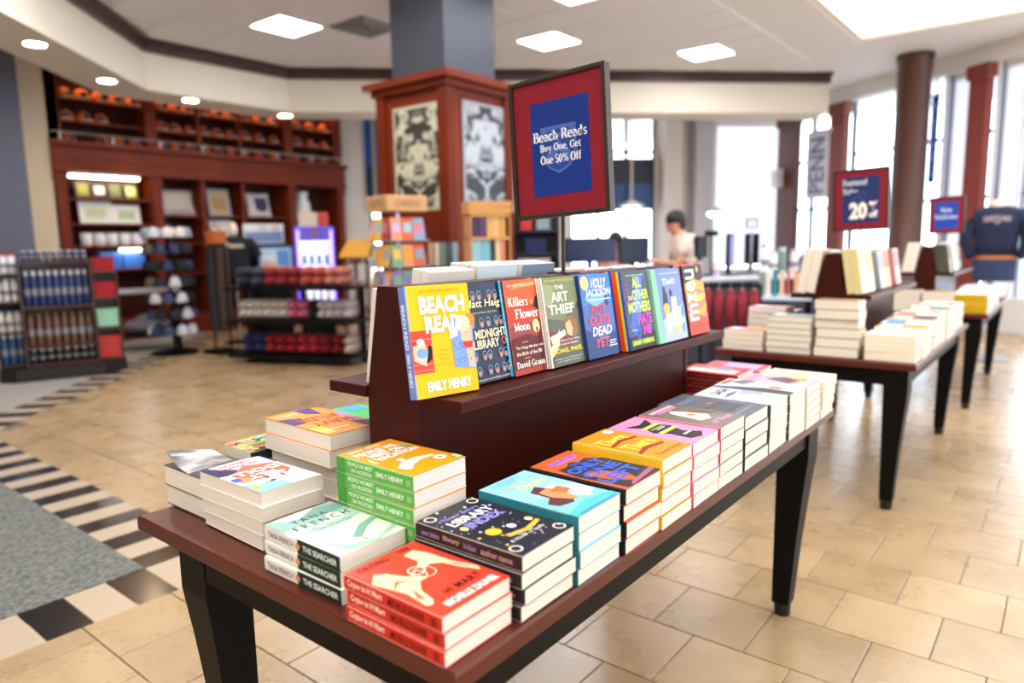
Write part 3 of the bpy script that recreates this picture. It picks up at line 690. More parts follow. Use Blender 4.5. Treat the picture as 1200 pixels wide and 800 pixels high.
# --- cover designs (u from spine to fore-edge, v from tail to head, both 0..1)
cry = [('p', 'f6c9a0', [(.02,.7),(.16,.8),(.26,.74),(.34,.6),(.44,.52),(.46,.46),(.36,.46),(.24,.36),(.18,.2),(.12,.16),(.06,.18),(.1,.4),(.06,.56)]),
       ('p', 'f6c9a0', [(.66,.86),(.82,.88),(.88,.76),(.9,.5),(.98,.3),(.93,.24),(.84,.4),(.8,.54),(.7,.6),(.6,.58),(.56,.64),(.66,.7)]),
       ('g', 'f8dcc0', .5,.6,.1,.07,.02), ('g', 'f6c9a0', .54,.54,.12,.09,.015), ('g', 'f8dcc0', .46,.54,.08,.07,.015), ('p', 'ea6a4c', [(.06,.5),(.2,.6),(.3,.52),(.2,.56)]), ('p', 'ea6a4c', [(.86,.5),(.92,.34),(.9,.34),(.85,.46)]), ('p', 'ea6a4c', [(.1,.3),(.2,.42),(.14,.24)]),
       ('t', '3a100e', 'CRYING', .1,.885,.5,.955, {'bold': .012, 'space': 1.25}), ('t', '3a100e', 'IN', .68,.905,.82,.965, {'bold': .012, 'space': 1.2}), ('t', '3a100e', 'H MART', .36,.17,.86,.25, {'bold': .012, 'space': 1.15}),
       ('t', 'f6eee8', 'MICHELLE ZAUNER', .18,.045,.92,.12, {'bold': .03})]
cry_s = [('t', 'f6d8cc', 'Crying in H Mart', .04,.25,.42,.8, {'bold': .03}), ('t', '5a1410', 'MICHELLE ZAUNER', .48,.28,.84,.74, {'bold': .02}), ('r', '8a1c14', .9,.25,.95,.75)]
tf = [('p', '8db8ab', [(0,.72),(0,1),(1,1),(1,.7),(.7,.78),(.5,.66),(.25,.74)]), ('p', 'a9cdbd', [(.1,.6),(.4,.66),(.7,.6),(1,.7),(1,.56),(.6,.5),(.2,.52)]), ('p', '74a095', [(.3,.84),(.7,.98),(1,.92),(1,.8),(.6,.78)]),
      ('p', '7fae9f', [(.42,.2),(.7,.36),(1,.42),(1,.36),(.74,.28),(.5,.14)]), ('p', '9cc4b2', [(.1,.3),(.3,.1),(.6,.04),(1,.16),(1,.1),(.6,0),(.2,.02)]),
      ('t', '26332f', 'TANA', .22,.78,.72,.86, {'bold': 0, 'space': 1.5}), ('t', '26332f', 'FRENCH', .12,.64,.92,.73, {'bold': 0, 'space': 1.5}), ('t', '6d8a80', 'The Searcher', .26,.52,.84,.585, {'bold': 0, 'space': 1.3}), ('e', 'e8a58a', .5,.1,.03,.02)]
tf_s = [('r', '23302a', .46,0,1,1), ('e', 'd8906c', .46,.5,.03,.22), ('t', '3c4642', 'TANA FRENCH', .05,.3,.4,.7, {'bold': 0}), ('t', 'e6efe6', 'THE SEARCHER', .53,.3,.96,.7)]
peo = [('t', 'fff6e6', 'EMILY HENRY', .14,.9,.72,.95, {'bold': .02}), ('t', 'ffffff', 'PEOPLE WE', .1,.76,.82,.86, {'bold': .04}), ('t', 'ffffff', 'MEET ON', .2,.64,.8,.74, {'bold': .04}), ('t', 'ffffff', 'VACATION', .16,.52,.92,.62, {'bold': .04}),
       ('p', 'fdf3e4', [(.1,.26),(.3,.34),(.55,.36),(.8,.3),(.82,.26),(.55,.27),(.35,.22),(.2,.14),(.14,.16)]), ('e', 'fdf3e4', .78,.18,.1,.06), ('e', '4a2418', .78,.18,.03,.02), ('e', 'fdf3e4', .36,.4,.06,.04), ('p', 'f6e9a0', [(.02,.5),(.06,.6),(.12,.66),(.1,.56),(.08,.46)]), ('p', '9fd0a0', [(.8,.8),(.95,.76),(.98,.66),(.86,.7)]), ('p', '9fd0a0', [(.9,.1),(1,.16),(1,.04),(.9,.02)])]
peo_s = [('r', '4a9a3e', 0,0,.12,1), ('t', 'e8f6dc', 'PEOPLE WE MEET', .16,.56,.5,.84), ('t', 'e8f6dc', 'ON VACATION', .2,.16,.48,.44), ('t', 'f4fbe8', 'EMILY HENRY', .54,.34,.88,.66), ('r', '8cc77c', .92,.3,.97,.7)]
drk = [('n', 'e8e2d2,9a8fd0,e8c84a,5c8a7a,3a4a58,cfc8e8', 70, .018, .04,.04,.96,.97), ('t', '9a90d4', 'Never Before', .18,.8,.8,.86, {'bold': 0, 'shear': .2}), ('t', 'eceaf2', 'LIBRARY', .14,.68,.88,.78), ('t', '8f86d8', 'INDEX', .24,.56,.86,.66, {'bold': .04}),
       ('e', 'e8b62c', .3,.4,.1,.06), ('p', 'd8a838', [(.3,.3),(.6,.26),(.9,.3),(.9,.26),(.6,.21),(.3,.25)]), ('t', 'e6e6ee', 'A Novel of Spells', .2,.16,.8,.21, {'bold': 0}), ('g', 'e8e2d2', .12,.92,.08,.05,.02), ('g', 'e8e2d2', .88,.08,.08,.05,.02), ('g', 'e8e2d2', .1,.1,.08,.05,.02), ('g', 'e8e2d2', .88,.92,.08,.05,.02), ('e', 'e8d88a', .16,.6,.05,.035), ('e', 'e8d88a', .84,.34,.05,.035), ('e', 'c8c4f0', .55,.36,.06,.04)]
drk_s = [('t', '9a86b0', 'never before', .06,.3,.24,.7, {'bold': .02}), ('t', 'b09a8e', 'library', .28,.3,.44,.7, {'bold': .03}), ('t', '8a74a8', 'index', .48,.3,.6,.7, {'bold': .03}), ('t', 'b89a8c', 'author name', .64,.3,.92,.7, {'bold': .02})]
tea = [('p', '8fc8dc', [(0,.5),(.3,.42),(.6,.5),(1,.44),(1,1),(0,1)]), ('p', 'f0e2c8', [(.2,.5),(.5,.56),(.85,.62),(.8,.56),(.5,.5)]), ('p', 'f4e9d8', [(.62,.5),(.98,.46),(.96,.24),(.7,.18),(.56,.34)]), ('p', '5c3030', [(.3,.6),(.52,.66),(.6,.52),(.56,.3),(.4,.2),(.16,.24),(.12,.34),(.3,.4)]), ('p', 'e88a5c', [(.36,.54),(.56,.56),(.62,.4),(.56,.22),(.44,.26),(.34,.4)]), ('p', 'd86a3a', [(.5,.5),(.74,.52),(.78,.4),(.6,.36)]), ('p', '4fb3b0', [(0,0),(1,0),(1,.1),(.5,.16),(0,.1)]),
       ('t', 'e8e28a', 'Dept. of', .2,.78,.62,.85, {'shear': .2}), ('t', 'e8e28a', 'Desire', .3,.68,.88,.77, {'shear': .2}), ('r', '4e78c8', .1,.015,.95,.03), ('r', 'a8dcf0', .1,.96,.8,.975)]
one = [('p', '2f3038', [(.1,.0),(1,0),(1,.6),(.82,.74),(.6,.72),(.5,.78),(.3,.72),(.12,.74),(.04,.5)]), ('r', '9a62b8', .18,.84,.86,.9), ('r', 'c070a8', .24,.8,.8,.83), ('t', '3a62e0', 'THE', .36,.68,.62,.73), ('t', '3a62e0', 'ONLY', .1,.53,.92,.66, {'bold': .03}), ('t', '3a62e0', 'ONE', .1,.36,.92,.5, {'bold': .03}), ('t', '3a62e0', 'LEFT', .08,.16,.94,.32, {'bold': .03}), ('p', 'a05a78', [(.2,.0),(1,.06),(1,.12),(.3,.05)])]
the = [('t', 'f6e05a', 'There', .12,.62,.78,.8, {'bold': .01}), ('t', 'f6e05a', 'There', .16,.34,.86,.52, {'bold': .01}), ('p', '8a3420', [(.1,.56),(.5,.6),(.84,.56),(.9,.6),(.5,.66),(.12,.6)]), ('p', '8a3420', [(.06,.24),(.4,.28),(.8,.24),(.86,.28),(.4,.34),(.08,.28)]), ('e', 'e8e6e0', .82,.9,.1,.06), ('t', 'a04a18', 'Tommy Orange', .2,.06,.9,.14, {'bold': 0, 'shear': .2}), ('r', 'f6b42a', 0,0,.05,1)]
pin = [('p', '26262c', [(.2,.86),(.5,.78),(.9,.84),(.7,.7),(.8,.5),(.62,.3),(.76,.12),(.5,.04),(.26,.1),(.3,.34),(.18,.5),(.34,.66)]), ('r', 'b6d24a', .26,.62,.8,.68), ('r', 'e8dc5a', .24,.4,.8,.46), ('t', 'e8b8c8', 'a memoir', .3,.92,.86,.96), ('r', '8aa84a', .3,.55,.7,.58), ('t', 'f2f0f0', 'stories', .4,.2,.66,.25), ('t', 'f2f0f0', 'essays', .4,.5,.66,.54)]
ott = [('p', 'efe2c8', [(.24,.3),(.5,.26),(.7,.36),(.62,.6),(.5,.78),(.36,.72),(.3,.5)]), ('r', 'f2a0c4', .12,.86,.9,.92), ('r', 'e878ac', .2,.8,.84,.84), ('e', 'b88a5a', .5,.5,.1,.05), ('t', 'e6a0c8', 'of Rest', .2,.1,.9,.2, {'bold': .01}), ('p', '6a6250', [(.7,.6),(1,.7),(1,.3),(.8,.4)])]
ott_s = [('t', 'f6dce8', 'OTTESSA', .06,.3,.3,.74), ('t', '5a1030', 'MY YEAR OF REST', .46,.3,.94,.74, {'bold': .03})]
dkg = [('r', '6a707c', .1,.66,.9,.68), ('r', '9aa0ac', .06,.4,.5,.42), ('e', 'c88a2a', .55,.55,.05,.03), ('r', '4a4e58', .2,.2,.8,.5), ('t', '8a90a0', 'PARTS', .2,.74,.86,.84), ('r', 'a8aeb8', .1,.12,.8,.13)]
gry = [('p', '8fa0b8', [(0,.2),(1,.3),(1,.6),(0,.5)]), ('t', '2f343c', 'SAGA', .3,.72,.9,.86, {'shear': .3}), ('p', '5a6270', [(.1,.6),(.5,.66),(.9,.62),(.5,.58)]), ('r', 'd8c8a8', .5,.04,.95,.1)]
bwr = [('p', '3a3a3c', [(0,.0),(.3,0),(.4,.4),(.1,1),(0,1)]), ('r', 'c84030', .44,.2,.62,.36), ('p', '6a6a6c', [(.5,.7),(1,.6),(1,.8),(.6,.9)]), ('r', 'b04438', .3,.9,.9,.97)]
pka = [('p', '5a4a52', [(.2,.3),(.5,.7),(.9,.5),(.7,.2)]), ('r', 'd88aa0', .1,.8,.9,.94), ('r', 'e8dcc8', .1,.06,.5,.2), ('p', 'c8924a', [(.5,.1),(.9,.2),(.8,.4)])]
rdt = [('r', 'e8e2e2', .12,.1,.5,.9), ('p', '8a8a94', [(.3,.2),(.8,.3),(.7,.8),(.4,.7)]), ('e', 'd8a848', .6,.6,.1,.06)]
rdt_s = [('t', 'c86a58', 'A HAPPENED PARK', .1,.34,.9,.66, {'bold': 0})]
# --- near column, facing the right hand aisle
stack('the front corner stack', 'red paperback with pale hands and noodles', -.615, .615, Z0, UP90, .142, .205, .0242, 3, G1, cry, cry_s, 'e23f2a', 'cf2a1e')
stack('the stack beside the red books', 'black paperback with gold doodles', -.600, .766, Z0, UP90, .138, .222, .0258, 4, G1, drk, drk_s, '23272f', '2a2224', jit=.004)
stack('the stack behind the doodled books', 'light blue paperback with illustrated faces', -.598, .912, Z0, UP90, .134, .215, .0288, 4, G1, tea, [('r', '2f7f8a', 0,0,1,1)], '7cc0d8', '2a6f78')
stack('the stack behind the light blue books', 'orange and black paperback', -.594, 1.053, Z0, UP90, .134, .213, .0306, 4, G1, one, None, 'e8602c', '1d1e26')
stack('the fifth stack along the aisle', 'orange paperback with two feathers', -.592, 1.194, Z0, UP90, .134, .207, .0277, 5, G1, the, None, 'f08a24', 'f2c22c')
stack('the stack behind the feather books', 'pink paperback with black figure', -.592, 1.334, Z0, UP90, .134, .205, .0277, 5, G1, pin, None, 'ee8ab0', 'e8789f')
stack('the stack behind the pink books', 'grey paperback with hot pink spine', -.592, 1.474, Z0, UP90, .142, .205, .0284, 5, G1, ott, ott_s, '6f6a5c', 'e0346c')
stack('the stack behind the pink spines', 'charcoal book with white pages', -.592, 1.624, Z0, UP90, .16, .232, .0335, 4, G1, dkg, None, '565b66', '2a2c32', 'w', name='hardback_book')
stack('the stack behind the charcoal books', 'pale grey blue paperback', -.592, 1.802, Z0, UP90, .142, .215, .0435, 3, G1, gry, None, 'c2c8d2', '3a3c40')
stack('the stack third from the far end', 'black, white and red paperback', -.59, 1.957, Z0, UP90, .138, .225, .0256, 5, G1, bwr, None, 'dcdad8', '4a4644')
stack('the stack second from far end', 'pink and brown paperback', -.588, 2.105, Z0, UP90, .138, .21, .0248, 5, G1, pka, None, 'd8a0a8', 'cfc8b8')
stack('the nearest table far end stack', 'pale green and cream paperback', -.585, 2.255, Z0, UP90, .14, .2, .0295, 4, G1, [('r', 'a8b888', .1,.3,.6,.8), ('r', 'e8dca8', .5,.1,.9,.5)], None, 'd8d4c0', 'e0d8c4', jit=.005)
stack('the stack at the riser end', 'red paperback with lettered spine', -.815, 2.165, Z0, UP90, .14, .2, .0252, 5, G1, rdt, rdt_s, 'b8282c', '9c1c20')
stack('the stack behind the red spines', 'lilac and red paperback', -.80, 2.31, Z0, UP90, .12, .2, .024, 5, G1, [('r', '9a9ad0', .1,.1,.9,.7)], None, 'c84858', 'a8404c')
# --- near end, second column
stack('the stack at the near end', 'pale green paperback with two-tone spine', -.862, .638, Z0, UP90, .138, .21, .0258, 3, G1, tf, tf_s, 'dfeccf', 'e9e4de')
stack('the stack against the riser', 'orange paperback with bright green spine', -.845, .782, Z0, UP90, .132, .205, .0283, 6, G1, peo, peo_s, 'f29a1e', '5fb04c', 'w')
dol = [('p', '2e2c58', [(0,.0),(1,.0),(1,.34),(.6,.4),(0,.3)]), ('p', 'e86a4a', [(.1,.3),(.5,.2),(.86,.4),(.8,.72),(.4,.78),(.1,.6)]), ('p', '8cc4e8', [(.5,.86),(1,.7),(1,1),(.5,1)]), ('e', '5a2a24', .62,.74,.14,.08), ('e', 'f2a06a', .85,.6,.1,.1), ('e', 'f0b848', .92,.86,.06,.06),
       ('t', 'ffffff', 'TIME', .2,.68,.86,.8, {'bold': .05}), ('t', 'ffffff', 'ALT', .3,.52,.76,.64, {'bold': .05}), ('t', 'ffffff', 'DOLL', .14,.36,.86,.49, {'bold': .05}), ('t', 'd84a5a', 'VICTORIA', .2,.14,.86,.2), ('t', 'd84a5a', 'NELSON', .3,.05,.76,.11), ('r', '3a62b8', .86,.5,.98,.6)]
dol = [(it[0], it[1], *it[2:]) for it in dol]
stack('the near end stack', 'paperback with cream pages facing out', -1.352, .808, Z0, DN90, .138, .215, .0272, 4, G1, dol, None, 'e6dfd0', 'e8e0d8', sag=.003, jit=.006, tops='f0ecf2')
ora = [('p', '4a2f72', [(.2,.0),(.5,.0),(.5,.2),(.3,.3)]), ('p', '4a2f72', [(.7,.3),(1,.2),(1,.5),(.8,.5)]), ('p', '4a2f72', [(0,.8),(.3,.7),(.3,1),(0,1)]), ('p', 'b090d0', [(.1,.3),(.2,.5),(.02,.7),(0,.3)]), ('t', 'b85010', 'MAVY', .16,.54,.84,.7, {'bold': .02}), ('t', 'b85010', 'ATLEN', .16,.34,.84,.5, {'bold': .02}), ('t', 'f4ead8', 'author', .55,.1,.95,.16), ('r', 'f6d24a', .8,.7,1,.95), ('t', 'f4ead8', 'novel', .5,.82,.9,.88)]
stack('the tall left hand stack', 'orange and purple book, pages outward', -1.405, 1.005, Z0, DN90, .146, .246, .0345, 5, G1, ora, None, 'e9dfcc', 'e8c89a', sag=.004, jit=.007, tops='f0962c')
col_ = [('n', 'e8d44a,e88ab0,5aa84a,2a2a2a,e8e6d0,d86a3a,8ac0d0', 110, .09, .04,.04,.96,.96)]
stack('the stack behind the curled cover', 'multicoloured patterned small paperback', -1.412, .995, Z0, R(180), .11, .178, .026, 4, G1, col_, None, 'e0d060', '2a2a2a')
stack('the stack behind the orange and purple', 'bright green paperback', -1.45, 1.16, Z0, DN90, .142, .21, .029, 5, G1, [('r', '3aa0c0', .1,.02,.5,.3)], None, '4fbf62', '48a858')
bz = stack('the stack at the left corner', 'thick grey mass market paperback', -1.534, .793, Z0, DN90, .108, .172, .044, 2, G1, [('r', '4a484a', .02,.02,.98,.98)], None, '5a585a', '4a484a')
# the curled front cover of the topmost one
top = [o for o in bpy.data.objects if o.get('label', '').startswith('thick grey mass market paperback, topmost')][0]
cu_ = MB(); n = 10; vs = []
for i in range(n+1):
    yy = .172*i/n; lift = .034*max(0, 1-i/n/.75)**2
    for x in (0, .108): vs.append((x, yy+lift*.35, .0446+lift*(.35+.65*x/.108)))
cu_.add(vs, [(2*i, 2*i+1, 2*i+3, 2*i+2) for i in range(n)], mat('grey_cover_print', '3c3a3c', .35, noise=((14, 40, 14), .12, 'b4b2b2')))
cu_.build('curled_cover', top, smooth=True)
tt = art_mesh([('t', 'e6e6e6', 'JAMES PATTERSON', .1,.05,.95,.13, {'bold': .01})], .108, .172, lambda u: 0)
tt.v = [(x, y+.034*max(0, 1-y/.172/.75)**2*.35, .0452+.034*max(0, 1-y/.172/.75)**2*(.35+.65*x/.108)) for x, y, z in tt.v]
tt.build('cover_lettering', top)
# --- left side, mostly behind the riser
for k, (c, lbl) in enumerate((('5f7fae', 'slate blue paperback'), ('e0d8c0', 'ivory paperback'), ('a84a3a', 'brick red paperback'))):
    stack('the left side stack behind the riser', lbl, -1.47, 1.325+.148*k, Z0, DN90, .138, .208, .04, 2, G1, None, None, c)
# --- books standing on the riser ledges
LZ = ZT+.2745
def standing(cx, y0, back, theta, yaw=0.0, side=1):
    """matrix for a book leaning on the riser: origin at the foot of its spine, front cover outwards"""
    s_, c_ = math.sin(theta), math.cos(theta)
    if side > 0: Bm = Matrix(((0, -s_, c_, 0), (1, 0, 0, 0), (0, c_, s_, 0), (0, 0, 0, 1)))
    else: Bm = Matrix(((0, s_, -c_, 0), (-1, 0, 0, 0), (0, c_, s_, 0), (0, 0, 0, 1)))
    return T4((cx, y0, LZ+back)) @ RZ(yaw) @ Bm
G2 = 'books displayed face out on the nearest riser'
def facing(desc, y0, W, L, T, n, xf, ccol, scol, art, spine=None, copies='', theta=R(9.5), pcol='w'):
    """n copies one behind another; xf is where the front cover's foot stands"""
    for k in range(n):
        xb = xf-(k+1)*(T+.0012)/math.cos(theta)
        lb = desc if k == 0 else '%s copy behind %s' % (('second', 'third', 'fourth')[k-1], copies)
        book(standing(xb, y0+RJ.uniform(-.002, .002), .0004, theta), W, L, T, lb, G2, ccol, scol, pcol, 0.0, art if k == 0 else None, spine, .25)
bea = [('r', 'e8483a', 0,.22,.32,.6)]+[('r', 'f2786a', 0,.24+.055*i,.32,.252+.055*i) for i in range(6)]+[
  ('p', 'f2c4a4', [(.02,.34),(.2,.28),(.26,.36),(.2,.5),(.08,.5),(.02,.46)]), ('p', '1e1a1c', [(.2,.3),(.3,.34),(.31,.44),(.27,.48),(.24,.4)]), ('e', '7aa4d8', .15,.4,.09,.045), ('e', 'f4ece4', .14,.5,.06,.03), ('e', 'e23a2e', .05,.49,.04,.02),
  ('p', '7c9fe0', [(.64,.24),(1,.2),(1,.66),(.64,.68)]), ('n', '2c4a98,2c4a98', 60, .008, .66,.23,.98,.66), ('p', 'e8f0fa', [(.6,.5),(.74,.52),(.76,.6),(.62,.58)]), ('p', 'f0b894', [(.78,.6),(.98,.6),(.96,.46),(.98,.22),(.88,.22),(.86,.44),(.8,.48)]), ('p', 'e23a2e', [(.8,.46),(.98,.46),(.96,.4),(.84,.4)]), ('e', 'e88a3c', .96,.66,.09,.06), ('e', 'f2e2b4', .84,.63,.12,.075), ('g', 'c8b070', .84,.63,.07,.045,.01),
  ('t', 'fbf6ee', 'BEACH', .18,.74,.9,.9, {'bold': .045}), ('t', 'fbf6ee', 'READ', .24,.57,.82,.72, {'bold': .045}), ('t', 'fbf6ee', 'EMILY HENRY', .17,.05,.88,.14, {'bold': .04}), ('t', 'b8860a', 'NEW YORK TIMES BESTSELLER', .2,.935,.84,.96, {'bold': 0}),
  ('t', 'b8860a', 'a novel of', .42,.4,.56,.42, {'bold': 0}), ('t', 'b8860a', 'summer and', .38,.36,.58,.38, {'bold': 0}), ('t', 'b8860a', 'rivals', .42,.32,.55,.34, {'bold': 0}), ('t', 'b8860a', 'bestselling author', .36,.27,.6,.29, {'bold': 0})]
bea_s = [('t', 'f4f6fb', 'BEACH READ', .16,.28,.56,.72, {'bold': .03}), ('t', 'f4f6fb', 'EMILY HENRY', .6,.3,.9,.7, {'bold': .03})]
bM = T4((-.920, .870, LZ+.0035)) @ RZ(R(-12)) @ standing(0, 0, -LZ, R(9)) @ T4((0, 0, -.027))
book(bM, .140, .208, .027, 'bright yellow paperback with sunbathers, turned at the riser near end', G2, 'f7bd0c', '6f90d8', 'c', 0, bea, bea_s, .3)
mid = []
for (r0, cols) in ((.87, (.1, .3, .45, .7, .84)), (.6, (.2, .42, .58, .78, .9)), (.27, (.16, .38, .5, .78, .9)), (.12, (.2, .46, .62, .8, .92))):
    for i, c in enumerate(cols):
        mid += [('g', '6fa8c8', c, r0, .055, .05, .012), ('e', 'e8825c', c, r0-.015, .03, .025)]
mid += [('t', 'f2e2b0', 'Matt Haig', .06,.73,.92,.83, {'bold': .01, 'shear': .15}), ('t', 'd8c8a0', 'author of How to Stop Time', .2,.685,.8,.71, {'bold': 0}), ('t', 'f0dcae', 'The', .02,.44,.16,.5, {'bold': 0, 'shear': .2}), ('t', 'f4e4b8', 'MIDNIGHT', .2,.44,.96,.53, {'bold': .02}), ('t', 'f4e4b8', 'LIBRARY', .14,.34,.76,.43, {'bold': .02}), ('g', 'd85a4a', .88,.39,.05,.04,.02), ('t', 'f4e4b8', 'a feel-good novel of infinite possibility', .1,.02,.92,.045, {'bold': 0}), ('r', '2ea8d0', .93,0,1,1), ('t', 'dff4fa', 'NEW YORK TIMES BESTSELLER', .95,.1,.98,.9, {'bold': 0, 'rot': -1})]
facing('navy paperback with small pictures and turquoise edge strip on the riser', 1.014, .127, .203, .027, 2, -.914, '2a3146', '2ea8d0', mid, None, 'the navy paperback on the riser')
kil = [('p', 'd8582c', [(0,.7),(1,.76),(1,1),(0,1)]), ('p', 'b83c26', [(0,.5),(1,.56),(1,.78),(0,.72)]), ('p', 'f08a3c', [(.2,.9),(1,.94),(1,.98),(.3,.96)]), ('p', '5c1a1c', [(0,0),(1,0),(1,.36),(.5,.42),(0,.38)]), ('r', 'a83a28', 0,0,1,.06), ('p', '2a1214', [(.84,0),(.9,0),(.89,.44),(.86,.44)]), ('p', '2a1214', [(.8,.7),(1,.66),(1,.84),(.9,.8)]), ('e', 'f6d898', .82,.49,.11,.075), ('e', '4a1c14', .83,.45,.03,.035),
  ('t', 'fbf4e8', 'Killers', .06,.72,.66,.82, {'serif': 1}), ('t', 'e8a860', 'of', .72,.73,.84,.8, {'serif': 1}), ('t', 'fbf4e8', 'Flower', .22,.59,.94,.69, {'serif': 1}), ('t', 'fbf4e8', 'Moon', .14,.46,.62,.55, {'serif': 1}), ('t', 'f4e6d8', 'NEW YORK TIMES BESTSELLER', .1,.93,.9,.955, {'bold': 0}), ('r', 'e8a860', .3,.335,.5,.342),
  ('t', 'f4e6d8', 'The Osage Murders and', .1,.26,.94,.3, {'bold': .01}), ('t', 'f4e6d8', 'the Birth of the FBI', .1,.2,.88,.24, {'bold': .01}), ('r', 'e8a860', .3,.165,.5,.172), ('t', 'fbf4e8', 'David Grann', .06,.07,.94,.14, {'serif': 1}), ('r', 'f2ece4', .975,0,1,1)]
facing('red sunset paperback with serif title on the riser', 1.143, .114, .203, .026, 2, -.904, '8a2820', '6a1c18', kil, None, 'the red sunset paperback on the riser')
arth = [('p', '75805a', [(0,.55),(.5,.5),(1,.7),(1,1),(0,1)]), ('p', '8c9a70', [(0,.7),(.25,.66),(.35,.9),(0,.94)]), ('p', '7a2a28', [(0,.42),(.5,.34),(.74,.26),(.6,.2),(.2,.28),(0,.36)]), ('p', 'd8c4a8', [(0,.2),(.2,.3),(.36,.42),(.3,.24),(.14,.14),(0,.1)]), ('p', 'e4d4c0', [(.06,.34),(.5,.4),(.52,.34),(.1,.26)]), ('p', '8a6438', [(.5,.52),(.72,.56),(.88,.48),(.86,.34),(.74,.28),(.6,.36)]), ('p', 'e0b08a', [(.52,.46),(.68,.5),(.74,.4),(.68,.31),(.56,.34)]),
  ('t', 'f4f2ea', 'THE', .36,.86,.62,.905, {'bold': .01}), ('t', 'f8f6f0', 'ART', .24,.72,.72,.83, {'bold': .02}), ('t', 'f8f6f0', 'THIEF', .12,.58,.86,.69, {'bold': .02}), ('t', 'e8d84a', 'NEW YORK TIMES BESTSELLER', .1,.945,.94,.97, {'bold': 0}), ('t', 'f4f2ea', 'A True Story of Love, Crime,', .16,.265,.9,.295, {'bold': .01}), ('t', 'f4f2ea', 'and a Dangerous Obsession', .2,.225,.84,.255, {'bold': .01}), ('t', 'f0dc3a', 'MICHAEL FINKEL', .08,.145,.94,.195, {'bold': .02}), ('t', 'e8e6d8', 'a brilliant true crime story told', .1,.07,.92,.09, {'bold': 0}), ('t', 'e8e6d8', 'with exquisite tension', .16,.04,.84,.06, {'bold': 0}), ('p', 'f2ece0', [(0,0),(.03,0),(.03,1),(0,1)])]
facing('olive green paperback with reclining figure painting on the riser', 1.262, .138, .203, .027, 2, -.895, '4c4f38', 'e2d8c4', arth, None, 'the olive green paperback on the riser')
nqd = [('p', '3a7ac0', [(0,.62),(.3,.66),(.7,.6),(1,.66),(1,1),(0,1)]), ('p', '6fb0e0', [(.1,.7),(.4,.6),(.9,.7),(.5,.78)]), ('p', '27427c', [(0,0),(1,0),(1,.3),(.5,.2),(0,.36)]), ('p', '2a3a68', [(.72,.62),(.74,.72),(.8,.74),(.84,.7),(.86,.6)]), ('e', 'f0d890', .14,.9,.13,.085), ('g', 'd8b050', .14,.9,.07,.045,.02),
  ('t', 'f6f8fb', 'HOLLY', .34,.83,.86,.95, {'bold': .01, 'shear': .2}), ('t', 'f6f8fb', 'JACKSON', .12,.71,.98,.82, {'bold': .01, 'shear': .2}), ('r', 'e8f0f8', .16,.685,.94,.695), ('t', 'e03a4c', 'NOT', .22,.52,.72,.63, {'bold': .02, 'shear': .25}), ('t', 'ea4a5c', 'OUITE', .14,.39,.86,.5, {'bold': .02, 'shear': .25}), ('p', 'ea4a5c', [(.2,.42),(.23,.43),(.31,.38),(.27,.375)]), ('t', 'f6e8ee', 'DEAD', .18,.26,.84,.37, {'bold': .02, 'shear': .25}), ('t', 'ec5a6c', 'YET', .26,.12,.72,.23, {'bold': .02, 'shear': .25}), ('r', 'f4f6fa', .7,.17,.94,.18), ('r', 'f4f6fa', .72,.14,.9,.15), ('r', 'f4f6fa', .68,.11,.96,.12)]
facing('blue paperback with red brush lettering on the riser', 1.404, .136, .203, .028, 2, -.886, '34579c', '2a4684', nqd, None, 'the blue brush lettered paperback')
aom_s = [('r', 'f0521e', 0,0,1,.48), ('r', 'd0e02c', 0,.48,1,.72), ('r', '2a4ac0', 0,.72,1,1)]
aom = [('p', '3c68d8', [(.1,.3),(.5,.9),(.8,.96),(.6,.5),(.3,.1)]), ('p', '5a8ae8', [(.3,.5),(.5,.8),(.6,.84),(.46,.5)]), ('p', '10101e', [(0,0),(1,0),(1,.2),(0,.16)]), ('p', '2a48a8', [(.3,.3),(.5,.24),(.4,.06),(.3,.1)]), ('r', 'b8e04a', .15,.935,.85,.943), ('t', 'd838d0', 'a novel', .12,.6,.17,.84, {'rot': -1}),
  ('t', 'd8f048', 'ALL', .36,.78,.68,.92, {'bold': .03}), ('t', 'e4f47c', 'THE', .14,.62,.28,.68, {'bold': .02}), ('t', 'd8f048', 'OTHER', .3,.62,.92,.75, {'bold': .03}), ('t', 'd4f070', 'MOTHERS', .1,.46,.95,.6, {'bold': .03}), ('t', 'e838c8', 'HATE', .42,.31,.95,.44, {'bold': .03}), ('t', 'e838c8', 'ME', .56,.17,.86,.29, {'bold': .03}), ('t', 'd8f048', 'SARAH HARMAN', .08,.05,.92,.12, {'bold': .03}), ('r', 'd8e8a0', .1,.24,.36,.248)]
facing('dark blue paperback with neon yellow and magenta title on the riser', 1.576, .138, .205, .028, 2, -.872, '0e1642', '1a2e8a', aom, aom_s, 'the neon titled paperback on the riser')
thf = [('p', '7fc0a0', [(0,0),(.2,0),(.14,1),(0,1)]), ('p', 'a8b8e0', [(.2,0),(1,0),(1,.5),(.5,.4),(.2,.3)]), ('t', 'f2f2f6', 'Theft', .34,.78,.78,.87, {'serif': 1}), ('r', 'b8c8f0', .24,.93,.9,.94), ('e', '4a2a20', .36,.72,.05,.04), ('p', '2a2a30', [(.28,.5),(.46,.5),(.44,.68),(.32,.68)]), ('e', 'f0b43c', .37,.45,.1,.08), ('p', 'e8e8f0', [(.3,.12),(.46,.12),(.46,.38),(.32,.38)]), ('e', '2a2028', .58,.66,.04,.05), ('p', 'f2d4b4', [(.52,.2),(.72,.2),(.74,.6),(.56,.6)]), ('e', 'f0cc50', .66,.14,.08,.06), ('p', '3a88b8', [(.86,.1),(.92,.1),(.98,.5),(.9,.44)]), ('p', 'f0f2f8', [(.8,.2),(.94,.24),(.9,.32),(.78,.28)])]
